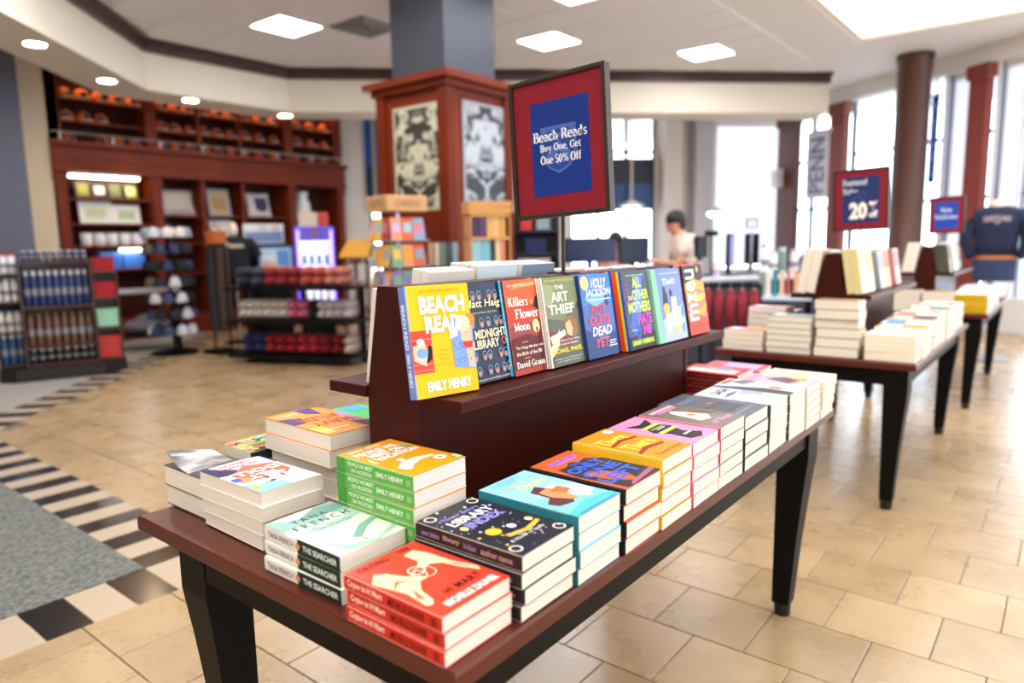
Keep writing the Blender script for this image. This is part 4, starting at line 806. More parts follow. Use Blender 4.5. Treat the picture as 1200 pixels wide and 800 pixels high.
facing('periwinkle paperback with walking figures on the riser', 1.724, .176, .203, .027, 2, -.866, '5a70b0', '8fc8a4', thf, None, 'the periwinkle paperback on the riser')
muz = [('p', '1c1a1c', [(0,.74),(.4,.7),(1,.8),(1,1),(0,1)]), ('p', 'f2a026', [(0,.62),(.4,.66),(1,.6),(1,.72),(.5,.8),(0,.74)]), ('p', 'f6c434', [(.2,.5),(.6,.46),(1,.52),(1,.58),(.6,.56),(.2,.6)]), ('p', 'f2a026', [(.4,.3),(.7,.26),(1,.36),(1,.44),(.7,.38)]), ('p', 'd83a1c', [(0,0),(1,0),(1,.2),(.6,.26),(0,.2)]), ('e', 'f0a838', .72,.93,.06,.045), ('t', 'f8f0ec', 'mzeu', .06,.2,.54,.94, {'bold': .01, 'rot': 1}), ('t', '7a1a10', 'a novel', .3,.1,.85,.14, {'bold': 0})]
facing('orange wave patterned paperback at the far end of the riser', 1.93, .132, .207, .027, 2, -.868, 'ee5a20', '4a2018', muz, None, 'the orange wave paperback on the riser')
# back side of the riser: taller books whose pale tops show over the cap
yb = 1.075
for k, (Wb, Lb, cb, desc) in enumerate(((.15, .203, 'e8e4dc', 'white covered'), (.155, .23, 'd0c8bc', 'pale grey'), (.155, .238, 'c8d4dc', 'ice blue'), (.15, .236, '7a8aa0', 'slate'), (.15, .215, 'd8a878', 'tan'), (.15, .21, '9a5a4a', 'rust red'), (.15, .21, 'b8c0a0', 'sage green'))):
    Tb = .012 if k == 0 else .029
    for q in range((1, 2, 3, 3, 1, 1, 1)[k]):
        xb = RC[0][0]-.077-q*.031
        book(standing(xb, yb+RJ.uniform(-.003, .003), .0004, R(9.5), 0, -1), Wb-.008, Lb-(.0 if q else .004), Tb, '%s book on the back ledge, %s from the riser board' % (desc, ('first', 'second', 'third')[q]), 'books on the back ledge of the nearest riser', cb, None, 'w', 0, None, None, .4)
    yb += Wb+.002
# --- second table
G3 = 'books stacked on the second table'
def simple(c1, c2): return [('r', c1, .08,.5,.92,.92), ('r', c2, .12,.1,.8,.3)]
T2Y = 3.478
stack('the second table left corner stack', 'thin colourful cream book', -1.40, T2Y+.145, Z0, DN90, .14, .2, .0245, 4, G3, simple('e88a5a', 'd8d8e8'), None, 'c8988a')
stack('the second table striped stack', 'cream book with grey green cover edge', -1.175, T2Y+.152, Z0, DN90, .15, .205, .0300, 6, G3, simple('8a98a0', 'c8ccc8'), None, '8a9686')
stack('the tall stack of plain books', 'thick tan paged book', -.948, T2Y+.14, Z0, DN90, .135, .19, .0440, 6, G3, None, None, 'a08a66', jit=.007, sag=.003, name='hardback_book')
stack('the second table right corner stack', 'white covered thick cream book', -.525, T2Y+.005, Z0, UP90, .14, .205, .0410, 3, G3, simple('e8e0d0', 'd0b890'), None, 'cdb88e', 'efe4cc', name='hardback_book', tops='f0ead8')
cols2 = [('orange topped', 'f0962c', 'f2efe6', 4, .034), ('blue and white', 'e6eef4', '2f8ac0', 5, .028), ('charcoal and orange', '4a4c52', 'd8d0c0', 5, .03), ('white topped', 'f0eee8', 'b85a4a', 5, .031), ('pale pink', 'e8d0cc', 'e8e0d0', 5, .03), ('dark green', '2a6a5a', 'e8e0cc', 6, .027), ('ivory', 'ece4d0', 'c89a8a', 5, .032), ('sand coloured', 'd8c8a0', 'e8dcc4', 4, .036), ('dove grey', 'c8c8cc', '8a8a94', 5, .03), ('cream topped', 'ebe2d0', 'd8ceb8', 5, .029)]
for k, (d_, c, sc_, n, T) in enumerate(cols2):
    stack('the second table aisle row', d_+' paperback', -.525+RJ.uniform(-.006, .006), T2Y+.155+.151*k, Z0, UP90, .142, .205, T, n, G3, simple(sc_, c), None, c, sc_)
for k, (d_, c, n) in enumerate((('pink and lilac', 'cfa0a8', 6), ('pale grey', 'd0ccd0', 5), ('white spined', 'f0ece4', 3))):
    stack('the second table left row', d_+' book', -1.395, T2Y+.32+.16*k+.17, Z0, DN90, .142, .2, .031, n, G3, simple(c, 'e8e2da'), None, c)
def ledge_books(rc, specs, where, grp, side):
    y = rc[1]-.6 if side > 0 else rc[1]-.455
    for k, (d_, c, sc_, W, L, T, n) in enumerate(specs):
        for q in range(n):
            if side > 0: xb = rc[0]+.078+q*(T+.001)
            else: xb = rc[0]-.078-q*(T+.001)
            book(standing(xb, y if side > 0 else y, .0004, R(9.5), 0, side), W, L, T, '%s book, %s from the board, standing on %s' % (d_, ('first', 'second', 'third')[q], where), grp, c, sc_, 'c', 0, simple(sc_, c) if q == n-1 else None, None, .4)
        y += W+.006
ledge_books(RC[1], [('cream', 'e8dcb0', 'd8c890', .138, .225, .036, 2), ('pale yellow', 'ecdf9c', 'd0c070', .13, .21, .036, 2), ('peach', 'e0a890', '8a6a5a', .13, .205, .045, 1), ('grey blue', 'b8c0c8', '8a949c', .13, .205, .036, 2), ('orange striped', 'e8b070', 'd86a3a', .13, .215, .036, 2), ('white', 'ece8e4', 'c8b8b8', .13, .215, .045, 1), ('pink', 'd8a8a8', 'b87a7a', .13, .21, .036, 2), ('stone', 'cfc8bc', 'a89a8a', .13, .205, .05, 1)], "the second riser's aisle ledge", 'books standing on the second riser', 1)
ledge_books(RC[1], [('beige', 'd8c4a8', 'c8b090', .145, .225, .045, 2), ('olive', '8a8a60', '6a6a48', .14, .21, .05, 1), ('dusty blue', '8aa0b8', '6a809a', .14, .21, .05, 1)], "the second riser's back ledge", 'books standing on the second riser', -1)
# --- third table
G4 = 'books stacked on the farthest table'; T3Y = 5.968
stack('the farthest table left corner stack', 'white thin hardback', -1.355, T3Y+.165, Z0, DN90, .155, .23, .0235, 9, G4, None, None, 'a8aab0', pcol='w', name='hardback_book')
stack('the farthest table second stack', 'tan paged paperback', -1.10, T3Y+.145, Z0, DN90, .138, .205, .0310, 5, G4, None, None, 'a08a68')
stack('the farthest table third stack', 'cream paged paperback', -.88, T3Y+.145, Z0, DN90, .138, .205, .0290, 5, G4, None, None, 'b09c78')
stack('the farthest table aisle corner stack', 'white paperback with mustard spine', -.475, T3Y+.005, Z0, UP90, .14, .2, .0340, 4, G4, simple('f4f2ee', 'e8e4dc'), None, 'f2f0ea', 'c8a018', 'w')
for k, (d_, c, sc_, n, T) in enumerate((('bright white', 'f2f0ec', 'e0dcd4', 5, .03), ('snow white', 'efeeea', 'd8d4cc', 5, .032), ('off white', 'e8e4da', 'c8b8a8', 5, .033), ('pale tan', 'e0d2b8', 'c89878', 5, .032), ('pale rose', 'e4ccc4', 'c8a8a0', 4, .038))):
    stack('the farthest table aisle row', d_+' paperback', -.475, T3Y+.16+.155*k, Z0, UP90, .142, .205, T, n, G4, simple(c, sc_), None, c, sc_)
ledge_books(RC[2], [('olive patterned', '8a8a5a', '3a3a2a', .14, .215, .028, 3), ('dark brown', '4a3a30', '8a7a6a', .13, .205, .026, 2), ('white', 'ecebe8', 'd0ccc8', .15, .23, .028, 3), ('green and orange', '7aa07a', 'd89a4a', .14, .22, .028, 3), ('silver', 'c0c4c8', '9aa0a4', .13, .21, .026, 2), ('sand', 'd0c0a0', 'b0a080', .13, .21, .026, 2), ('navy', '3a4a6a', '2a3a5a', .13, .21, .026, 2)], "the farthest riser's aisle ledge", 'books standing on the farthest riser', 1)
ledge_books(RC[2], [('linen', 'ddd0bc', 'c8b8a0', .145, .225, .045, 2), ('grey', '9a9a9c', '7a7a7c', .14, .21, .05, 1)], "the farthest riser's back ledge", 'books standing on the farthest riser', -1)

# ------------------------------------------------------------------ background: tall bookcases on the left wall
FX = -10.3
ya, yb_, yc, yd = (px(q, 250, x=FX).y for q in (66, 179, 338, 404))
ZC0, ZC1 = 2.27, 2.66
def bookcase(label, y0, y1, div, low, upp, last=False):
    t = thing('tall_bookcase', label, 'bookcase', (FX, y0, 0)); w_ = y1-y0
    MB().box(-.42, -.38, 0, w_, 0, H-.02, CASEBACK).build('back_panel', t)
    for yy in ([0, w_-.16] if last else [0]):
        b = MB().box(-.38, 0, yy+.0, yy+.16, 0, H-.02, CASEW); b.box(0, .03, yy+.02, yy+.14, .2, ZC0-.05, CASEW); b.box(0, .04, yy, yy+.16, ZC0-.12, ZC0, CASEW); b.build('pilaster', t)
    c = MB().box(-.38, .05, 0, w_, ZC0+.04, ZC1-.06, CASEW)
    c.box(-.38, .09, -.0, w_, ZC0, ZC0+.05, CASEW).box(-.38, .14, 0, w_, ZC1-.06, ZC1, CASEW).box(-.38, .07, 0, w_, ZC0+.16, ZC0+.19, CASEW); c.build('cornice', t)
    e = w_-.16 if last else w_
    for z in low+upp: MB().box(-.38, -.04, .16, e, z-.025, z, CASEW).build('shelf', t)
    for q in div: MB().box(-.38, -.02, q-.03, q+.03, .3, ZC0, CASEW).box(-.38, -.02, q-.03, q+.03, ZC1, H-.02, CASEW).build('divider', t)
    MB().box(-.38, .02, .16, e, 0, .3, CASEW).build('plinth', t)
    return t
d1, d2 = px(237, 200, x=FX).y-yb_, px(284, 200, x=FX).y-yb_
LOW = [1.0, 1.32, 1.62, 1.95]; UPP = [2.94, 3.22]
bookcase('cherry bookcase with a lit lower display, leftmost of the wall units', ya, yb_, [], LOW, UPP)
bookcase('wide cherry bookcase of three bays in the middle of the wall', yb_, yc, [d1, d2], [.9, 1.35, 1.75], UPP)
bookcase('narrow cherry bookcase at the right end of the wall units', yc, yd, [], [.9, 1.5], UPP, True)
rail = thing('gallery_rail', 'thin metal rail along the upper ledge of the bookcases', 'rail', (FX+.1, ya, ZC1))
MB().tube([(0, 0, .1), (0, yd-ya, .1)], .012, 8, STEEL).build('bar', rail)
for k in range(8):
    y = .1+(yd-ya-.2)*k/7; MB().tube([(0, y, 0), (0, y, .1)], .01, 6, STEEL).build('bracket', rail)
# caps along the upper shelves
CAPM = mat('cap_orange', 'c4622c', .6); BRIM = mat('cap_brim', 'ecc89a', .5); EMB = P('27305a')
cap0 = None; cn = 0
bays = [(ya+.16, yb_, 'left bookcase', 5), (yb_+.16, yb_+d1, 'first bay of the wide bookcase', 3), (yb_+d1, yb_+d2, 'second bay of the wide bookcase', 3), (yb_+d2, yc, 'third bay of the wide bookcase', 3), (yc+.16, yd-.16, 'narrow bookcase', 3)]
for r_i, z in enumerate((ZC1, 2.94, 3.22)):
    for b0, b1, nm, n in bays:
        for k in range(n):
            if (r_i, nm, k) in ((1, 'left bookcase', 3), (1, 'left bookcase', 4), (0, 'left bookcase', 1)): continue
            y = b0+(b1-b0)*(k+.5)/n; M = T4((FX-.12, y, z)) @ RZ(RJ.uniform(-.4, .4)) @ Matrix.Scale(RJ.uniform(.85, .98), 4)
            lb = 'orange brown cap, %s along the %s shelf of the %s' % (('first', 'second', 'third', 'fourth', 'fifth')[k], ('lower', 'middle', 'upper')[r_i], nm)
            if cap0 is None:
                cap0 = thing('baseball_hat', lb, 'hat', M=M, group='caps on the upper bookcase shelves')
                MB().lathe([(.1, 0), (.1, .03), (.093, .08), (.07, .12), (.035, .14), (.005, .145)], 12, CAPM).build('crown', cap0, True)
                MB().lathe([(.012, .143), (.012, .152), (.002, .154)], 8, CAPM).build('button', cap0)
                MB().prism([(.06, -.085), (.13, -.075), (.17, -.035), (.18, 0), (.17, .035), (.13, .075), (.06, .085)], .0, .012, BRIM).build('brim', cap0)
                MB().add([(.0985+.006, .042*math.cos(a*.785), .058+.042*math.sin(a*.785)) for a in range(8)], [tuple(range(8))], EMB).build('emblem', cap0)
            else: copy_thing(cap0, M, lb)
# fixtures and goods in the lower display
def lamp_bar(label, y0, y1, z, e):
    t = thing('shelf_light', label, 'light', (FX-.06, y0, z))
    MB().box(-.05, .05, 0, y1-y0, 0, .02, STEEL).build('housing', t)
    MB().box(-.04, .04, .02, y1-y0-.02, -.03, 0, mat('shelf_glow', 'ffffff', .5, emit=e, ecol='fff2e0')).build('tube', t)
lamp_bar('bright strip light above the small framed cards in the left bookcase', ya+.2, yb_-.12, ZC0-.024, 16)
lamp_bar('bright strip light above the blue boxes in the left bookcase', ya+.75, yb_-.15, 1.32-.047, 16)
for (b0, b1, nm, n) in bays:  # hidden strip lights added to brighten the upper shelves
    lamp_t = thing('shelf_light', 'slim warm strip light under the top of the '+nm, 'light', (FX-.06, b0+.06, 3.5))
    MB().box(-.03, .03, 0, b1-b0-.14, 0, .015, STEEL).build('housing', lamp_t); MB().box(-.025, .025, .01, b1-b0-.15, -.012, 0, mat('warm_shelf_glow', 'ffd8a0', .5, emit=18, ecol='ffc078')).build('tube', lamp_t)
def frame(label, x, y, z, w_, h_, fc, pc_, cc, yaw=R(90), grp=None, tilt=R(10)):
    t = thing('picture_frame', label, 'picture frame', M=T4((x, y, z)) @ RZ(yaw) @ Matrix.Rotation(-tilt, 4, 'X'), group=grp)
    for a in ((-w_/2, -w_/2+.025, 0, h_), (w_/2-.025, w_/2, 0, h_), (-w_/2+.025, w_/2-.025, 0, .025), (-w_/2+.025, w_/2-.025, h_-.025, h_)): MB().box(a[0], a[1], -.01, .01, a[2], a[3], P(fc)).build('frame', t)
    MB().box(-w_/2+.025, w_/2-.025, -.004, .006, .025, h_-.025, P(pc_)).build('mat_board', t)
    MB().box(-w_*.3, w_*.3, -.006, -.004, h_*.25, h_*.7, P(cc)).build('picture', t)
    return t
L0 = ya+.3; LW = yb_-.1-L0
for k in range(4): frame(('first', 'second', 'third', 'fourth')[k]+' small dark framed card under the strip light', FX-.15, L0+LW*(k+.5)/4, 1.95, .2, .24, '3a3028', ('7a6c38', '4a3c34', '74683c', '9a9048')[k], ('8a8a40', 'e0d8d0', '6a7a50', 'e8e090')[k], grp='small framed cards')
frame('larger white framed landscape picture in the left bookcase', FX-.12, L0+LW*.28, 1.62, .42, .3, 'f0eee6', 'dfe6e0', 'c8d0a8'); frame('smaller white framed landscape picture in the left bookcase', FX-.12, L0+LW*.76, 1.62, .36, .26, 'f0eee6', 'e4e8e2', 'b8c8a0')
def mug_things(pts, grp, labels, body, s=1.0):
    m0 = None
    for (x, y, z), lb in zip(pts, labels):
        M = T4((x, y, z)) @ RZ(RJ.uniform(0, 6)) @ Matrix.Scale(s, 4)
        if m0 is None:
            m0 = thing('mug', lb, 'mug', M=M, group=grp)
            MB().lathe([(.036, 0), (.042, .01), (.043, .1), (.039, .1), (.037, .012)], 14, body).build('cup', m0, True)
            MB().tube([(.04, 0, .08), (.065, 0, .075), (.072, 0, .05), (.063, 0, .028), (.04, 0, .025)], .006, 6, body).build('handle', m0)
        else: copy_thing(m0, M, lb)
WHC = mat('white_ceramic', 'eceaf0', .2)
mug_things([(FX-.15, L0+LW*(k+.5)/5, 1.32) for k in range(5)], 'white mugs in the left bookcase', ['white mug, %s of five below the landscape pictures' % o for o in ('first', 'second', 'third', 'fourth', 'fifth')], WHC, 1.7)
for k, yy in enumerate((L0+LW*.45, L0+LW*.82)):
    t = thing('gift_box', '%s blue gift box under the lower strip light' % ('left', 'right')[k], 'box', (FX-.2, yy, 1.0)); MB().box(-.06, .06, -.14, .14, 0, .2, P('3a6ac0')).build('body', t); MB().box(-.065, .065, -.145, .145, .2, .23, P('6a9ae0')).build('lid', t)
def pillow(label, x, y, z, w_, h_, c, c2=None, yaw=R(90)):
    t = thing('cushion', label, 'cushion', M=T4((x, y, z)) @ RZ(yaw) @ Matrix.Rotation(R(-14), 4, 'X'))
    v = []; n = 8
    for i in range(n+1):
        for j in range(n+1):
            a, b = i/n*2-1, j/n*2-1; k = (1-a**4)*(1-b**4); q = 1-.07*(1-abs(a*b))
            v.append((a*w_/2*q, .075*k**.5, h_/2+b*h_/2*q))
    m = len(v); v += [(x_, -y_, z_) for x_, y_, z_ in v]; f = []
    for i in range(n):
        for j in range(n): a = i*(n+1)+j; f += [(a, a+1, a+n+2, a+n+1), (m+a+n+1, m+a+n+2, m+a+1, m+a)]
    MB().add(v, f, mat('cushion_'+c, c, .9)).build('cover', t, True)
    if c2: MB().prism([(-w_*.25, -h_*.25), (0, -h_*.34), (w_*.25, -h_*.25), (w_*.28, .25*h_), (-w_*.28, .25*h_)], -.002, .002, P(c2)).build('emblem', t).matrix_local = T4((0, -.078, h_/2)) @ Matrix.Rotation(R(90), 4, 'X')
pillow('silver grey cushion in the first bay of the wide bookcase', FX-.2, yb_+d1*.56, 1.75, .62, .4, 'b8b0ac')
pillow('white cushion with a dark shield in the third bay', FX-.2, yb_+(d2+yc-yb_)/2, 1.75, .42, .4, 'dcd8dc', '3a3c58')
frame('tan framed certificate in the second bay of the wide bookcase', FX-.15, yb_+(d1+d2)/2, 1.75, .36, .42, '8a9ab0', 'b09878', '98815e'); frame('square white framed print in the second bay', FX-.15, yb_+(d1+d2)/2, 1.35, .36, .34, 'e8e4e0', 'f0ece8', 'e0dcd8')
t = thing('navy_bag', 'navy drawstring bag in the first bay of the wide bookcase', 'bag', (FX-.2, yb_+d1*.35, 1.35)); MB().blob((0, 0, .15), .09, .1, .15, mat('navy_cloth', '26305a', .8)).build('body', t, True); MB().tube([(0, -.05, .28), (0, 0, .33), (0, .05, .28)], .008, 6, mat('navy_cloth')).build('cord', t)
t = thing('glass_vase', 'tall pale vase on the narrow bookcase shelf', 'vase', (FX-.2, yc+.42, 1.5)); MB().lathe([(.1, 0), (.14, .1), (.15, .3), (.13, .5), (.08, .58), (.1, .66)], 14, mat('pale_glass', 'dfe9ea', .15)).build('body', t, True); MB().lathe([(.1, .66), (.11, .68), (.1, .69)], 14, mat('pale_glass')).build('rim', t)  # vase form put here in place of a bright window reflection

# ------------------------------------------------------------------ background: shop fixtures left of the pillar
def face_cam(p): return math.atan2(p[1]-0, p[0]-0)-R(90)           # heading so that local -y looks to the photographer
# drinkware gondola
gp = px(78, 443, z=0); ga = face_cam(gp)
gon = thing('drinkware_gondola', 'dark wooden shelf gondola of bottles at the far left', 'shelf', (gp.x, gp.y, 0), ga)
MB().prism([(-.54, .05), (-.4, -.06), (.34, -.06), (.56, .22), (.56, .5), (-.54, .5)], 0, .13, mat('gondola_black', '120d0c', .5)).build('base', gon)
GT = px(78, 305, pl=(math.sin(ga), -math.cos(ga), math.sin(ga)*gp.x-math.cos(ga)*gp.y)).z
zs = [.16]+[px(78, q, d=8.35).z for q in (386, 347)]+[GT]
DKW = wood('gondola_wood', '3c1a12', '4a241a', .4, (3, 3, 3))
MB().box(-.31, .31, .34, .37, .13, GT, DKW).build('back_panel', gon)
for sx in (-.31, .29): MB().box(sx, sx+.02, 0, .37, .13, GT, DKW).build('side_panel', gon)
for z in zs: MB().box(-.29, .29, 0, .34, z-.02, z, DKW).build('shelf', gon)
for sx, a in ((-1, .0), (1, .0)):
    for z in (.16, .48, .78, 1.05):
        MB().box(min(sx*.315, sx*.52), max(sx*.315, sx*.52), .12, .37, z-.02, z, DKW).build('side_shelf', gon)
    MB().box(min(sx*.52, sx*.535), max(sx*.52, sx*.535), .12, .4, .13, 1.05, DKW).build('wing_panel', gon)
    MB().box(min(sx*.315, sx*.52), max(sx*.315, sx*.52), .37, .4, .13, 1.05, mat('wing_navy', '2a3048', .6) if sx < 0 else DKW).build('wing_back', gon)
GMX = T4((gp.x, gp.y, 0)) @ RZ(ga)
def bottles(M0, pts, labels, grp, body, capm, h_, r, name='drink_bottle'):
    b0 = None
    for p, lb in zip(pts, labels):
        M = M0 @ T4(p)
        if b0 is None:
            b0 = thing(name, lb, 'bottle', M=M, group=grp)
            MB().lathe([(r*.9, 0), (r*.95, .01), (r, h_*.8), (r*.8, h_*.84), (r*.78, h_*.86)], 12, body).build('body', b0, True)
            MB().lathe([(r*.78, h_*.86), (r*.85, h_*.87), (r*.85, h_), (r*.5, h_)], 12, capm).build('cap', b0)
            MB().lathe([(r*1.01, h_*.3), (r*1.01, h_*.5)], 12, P('8a8a92')).build('band', b0)
        else: copy_thing(b0, M, lb)
SILV = mat('silver_cap', 'd0d4da', .3, .6)
def row(n, z, x0=-.25, x1=.25, y=.12): return [(x0+(x1-x0)*k/(n-1), y, z+.0005) for k in range(n)]
N9 = ['first', 'second', 'third', 'fourth', 'fifth', 'sixth', 'seventh', 'eighth', 'ninth']
bottles(GMX, row(9, zs[3]), ['navy flask, %s along the top of the bottle gondola' % o for o in N9], 'navy flasks on the gondola top', mat('navy_steel', '20294a', .3), SILV, .1, .027)
bottles(GMX, row(9, zs[2]), ['navy bottle, %s along the second shelf of the gondola' % o for o in N9], 'navy bottles on the gondola', mat('navy_bottle', '2a3a70', .3), SILV, .78*(zs[3]-zs[2]), .026)
bottles(GMX, row(8, zs[1]), ['copper tumbler, %s along the third shelf of the gondola' % o for o in N9[:8]], 'copper tumblers on the gondola', mat('copper_steel', '735440', .4, .3), mat('copper_steel'), .82*(zs[2]-zs[1]), .03)
bottles(GMX, row(8, zs[0]), ['black tumbler, %s along the lowest shelf of the gondola' % o for o in N9[:8]], 'black tumblers on the gondola', mat('black_steel', '1c1c20', .35), SILV, .78*(zs[1]-zs[0]), .03)
for z, c, nm, hh in ((1.05, 'e6e4ea', 'top', .2), (.78, 'ecebee', 'second', .22), (.48, 'd8d0c4', 'third', .2), (.16, '2a5080', 'lowest', .3)):
    bottles(GMX, row(3, z, -.485, -.35, .2), ['%s tumbler on the %s left wing shelf of the gondola, %s from outside' % ('blue' if c == '2a5080' else 'white', nm, o) for o in N9[:3]], 'tumblers on the gondola left wing', mat('tumbler_'+c, c, .3), mat('red_lid', 'b83040', .4) if nm == 'top' else SILV, hh, .03)
for z, c, h_, lb in ((1.05, '9c1c24', .14, 'dark red'), (.78, 'a82028', .16, 'bright red'), (.48, '9ad0b0', .18, 'mint green'), (.16, 'c03c3c', .22, 'coral red')):
    t = thing('gift_box', '%s gift box on the right wing of the bottle gondola' % lb, 'box', M=GMX @ T4((.418, .24, z+.0005))); MB().box(-.095, .095, -.09, .09, 0, h_*.8, P(c)).build('body', t); MB().box(-.1, .1, -.095, .095, h_*.8, h_, P(c)).build('lid', t)
# black legged side table
tp = px(168, 415, z=0); t = thing('side_table', 'pale topped table with black legs beside the hat racks', 'table', (tp.x-.5, tp.y+.2, 0), face_cam(tp))
MB().bev(-.5, .5, -.3, .3, .72, .76, .006, mat('steel_grey_top', 'b0b4bc', .25)).build('tabletop', t)
for sx in (-1, 1):
    for sy in (-1, 1): MB().box(sx*.44-.03, sx*.44+.03, sy*.24-.03, sy*.24+.03, 0, .72, BLACKW).build('leg', t)
MB().box(-.44, .44, -.26, .26, .18, .2, BLACKW).build('lower_shelf', t)
tq = T4((tp.x-.5, tp.y+.2, 0)) @ RZ(face_cam(tp))
t = thing('cloth_bundle', 'grey folded cloth bundle under the black legged table', 'cloth', M=tq @ T4((.1, 0, .2))); MB().blob((0, 0, .1), .28, .18, .1, mat('grey_cloth', '8a8690', .9), seed=4, amp=.1).build('fold', t, True); MB().blob((.05, 0, .19), .2, .14, .07, mat('grey_cloth'), seed=5, amp=.1).build('fold', t, True)
# hat and scarf racks
HATC = ['1e2030', '2a3458', '5a5040', '16161c', '16161c', '3a4468', 'c8c8d0']
N9 = ['first', 'second', 'third', 'fourth', 'fifth', 'sixth', 'seventh', 'eighth', 'ninth']
def hat_rack(label, pos, h_, tiers, seed):
    rnd = random.Random(seed); t = thing('spinner_rack', label, 'rack', (pos.x, pos.y, 0))
    MB().lathe([(.26, 0), (.26, .03), (.05, .06)], 14, BLACKW).build('base', t); MB().tube([(0, 0, .05), (0, 0, h_)], .02, 8, BLACKW).build('post', t)
    for k in range(tiers):
        z = .25+(h_-.35)*k/(tiers-1); MB().lathe([(.2, z), (.215, z+.01), (.2, z+.02)], 16, BLACKW).build('ring', t)
    return t
def hats(pos, h_, tiers, where, seed):
    rnd = random.Random(seed)
    for k in range(tiers):
        z = .27+(h_-.35)*k/(tiers-1)
        for q in range(9):
            a = q/9*6.283+k*.4; c = rnd.choice(HATC if k < tiers-1 else ['c8d0d8', 'd8d4d0', '8a94a8'])
            t = thing('knit_hat', '%s hat, %s round the %s tier from below of %s' % ({'1e2030': 'black', '2a3458': 'navy', 'c8c8d0': 'pale grey', '5a5040': 'olive', '16161c': 'jet black', '3a4468': 'blue', 'c8d0d8': 'ice blue', 'd8d4d0': 'white', '8a94a8': 'slate'}[c], N9[q], N9[k], where), 'hat', M=T4((pos.x+.22*math.cos(a), pos.y+.22*math.sin(a), z)) @ RZ(a) @ Matrix.Scale(.62, 4), group='hats on the spinner racks')
            MB().lathe([(.1, -.02), (.105, .0), (.1, .07), (.07, .13), (.02, .16)], 10, mat('hat_'+c, c, .8)).build('crown', t, True); MB().lathe([(.108, -.03), (.112, -.01), (.108, .02)], 10, mat('hat_'+c)).build('cuff', t)
r1 = px(206, 414, z=0)
hat_rack('black spinner rack of hats beside the side table', r1, 1.5, 7, 1); hats(r1, 1.5, 7, 'the hat rack', 2)
r2 = px(254, 416, z=0)
t = thing('scarf_rack', 'slim black rack hung with dark scarves', 'rack', (r2.x-.1, r2.y+.15, 0)); MB().box(-.2, .2, -.15, .15, 0, .04, BLACKW).build('base', t)
for sx in (-.18, .18): MB().tube([(sx, 0, .04), (sx, 0, 1.3)], .014, 6, BLACKW).build('post', t)
MB().tube([(-.19, 0, 1.3), (.19, 0, 1.3)], .014, 6, BLACKW).build('bar', t)
for k, c in enumerate(('2a2a2e', '3a3c40', '1c1c22', '4a3c34')):
    s_ = thing('scarf', '%s scarf hanging on the slim rack, %s from left' % (('charcoal', 'grey', 'black', 'brown')[k], N9[k]), 'scarf', (r2.x-.1-.12+k*.08, r2.y+.15, .35), group='scarves on the slim rack'); MB().bev(-.036, .036, -.06, .06, 0, .93, .01, mat('scarf_'+c, c, .9)).build('cloth', s_); MB().box(-.03, .03, -.05, .05, -.08, 0, mat('scarf_'+c)).build('fringe', s_)
t = thing('woven_basket', 'orange woven basket on top of the slim scarf rack', 'basket', (r2.x-.1, r2.y+.15, 1.315)); MB().lathe([(.11, 0), (.13, .14), (.135, .15), (.12, .15), (.1, .01)], 12, mat('basket_orange', 'b8602a', .8)).build('body', t); MB().tube([(-.12, 0, .15), (0, 0, .24), (.12, 0, .15)], .01, 6, mat('basket_orange')).build('handle', t)
# tiered fixture of throws
f0, f1 = px(268, 426, z=0), px(410, 431, z=0)
fa = math.atan2(f1.y-f0.y, f1.x-f0.x); FLN = (f1-f0).length; FM = T4(f0) @ RZ(fa)
fx = thing('tiered_fixture', 'long black tiered fixture piled with folded throws', 'shelf', (f0.x, f0.y, 0), fa)
FZ = [.10, .48, .84]
for z, dep in zip(FZ, (.62, .54, .44)): MB().bev(0, FLN, .0, dep, z-.035, z, .004, BLACKW).build('shelf', fx)
for q in range(3):
    for yy in (.36,): MB().box(q*(FLN-.05)/2, q*(FLN-.05)/2+.05, yy, yy+.05, 0, FZ[2]-.035, BLACKW).build('post', fx)
def throws(z, y, specs, tier):
    k = 0; sc_ = (FLN-.1)/sum(n*(q+.01) for n, c, nm, q in specs); x = .05
    specs = [(n, c, nm, q*sc_) for n, c, nm, q in specs]
    for n, c, nm, s_ in specs:
        for q in range(n):
            t = thing('folded_throw', '%s folded throw, %s of its colour on the %s tier' % (nm, (N9+['tenth', 'eleventh', 'twelfth'])[q], tier), 'throw', M=FM @ T4((x+s_/2, y, z+.0005)), group='folded throws on the tiered fixture')
            m_ = mat('throw_'+c, c, .95)
            MB().blob((0, 0, .065), s_*.485, .17, .066, m_, seed=k, amp=.04).build('fold', t, True); MB().blob((0, -.02, .16), s_*.46, .16, .055, m_, seed=k+50, amp=.1).build('fold', t, True)
            MB().lathe([(s_*.12, -.02), (s_*.12, .02)], 8, m_, T4((0, -.16, .05)) @ Matrix.Rotation(R(90), 4, 'X')).build('rolled_end', t)
            x += s_+.01*sc_; k += 1
throws(FZ[2], .22, [(1, '26283a', 'navy', .3), (1, '3a3a44', 'grey', .28), (3, '8a2428', 'dark red', .22), (2, 'b04a40', 'brick red', .22), (2, 'c07a68', 'terracotta', .2)], 'top')
throws(FZ[1], .3, [(6, 'd8d0c4', 'ivory', .17), (2, 'd86a88', 'rose pink', .21), (1, '1a1a20', 'black', .2), (4, 'd8ccd0', 'pale pink', .17)], 'middle')
throws(FZ[0], .3, [(2, '26305e', 'navy blue', .26), (3, 'a01c28', 'crimson', .24), (2, 'b8283a', 'scarlet', .24), (2, '8a1822', 'maroon', .26), (1, 'd8c8bc', 'oatmeal', .2)], 'bottom')
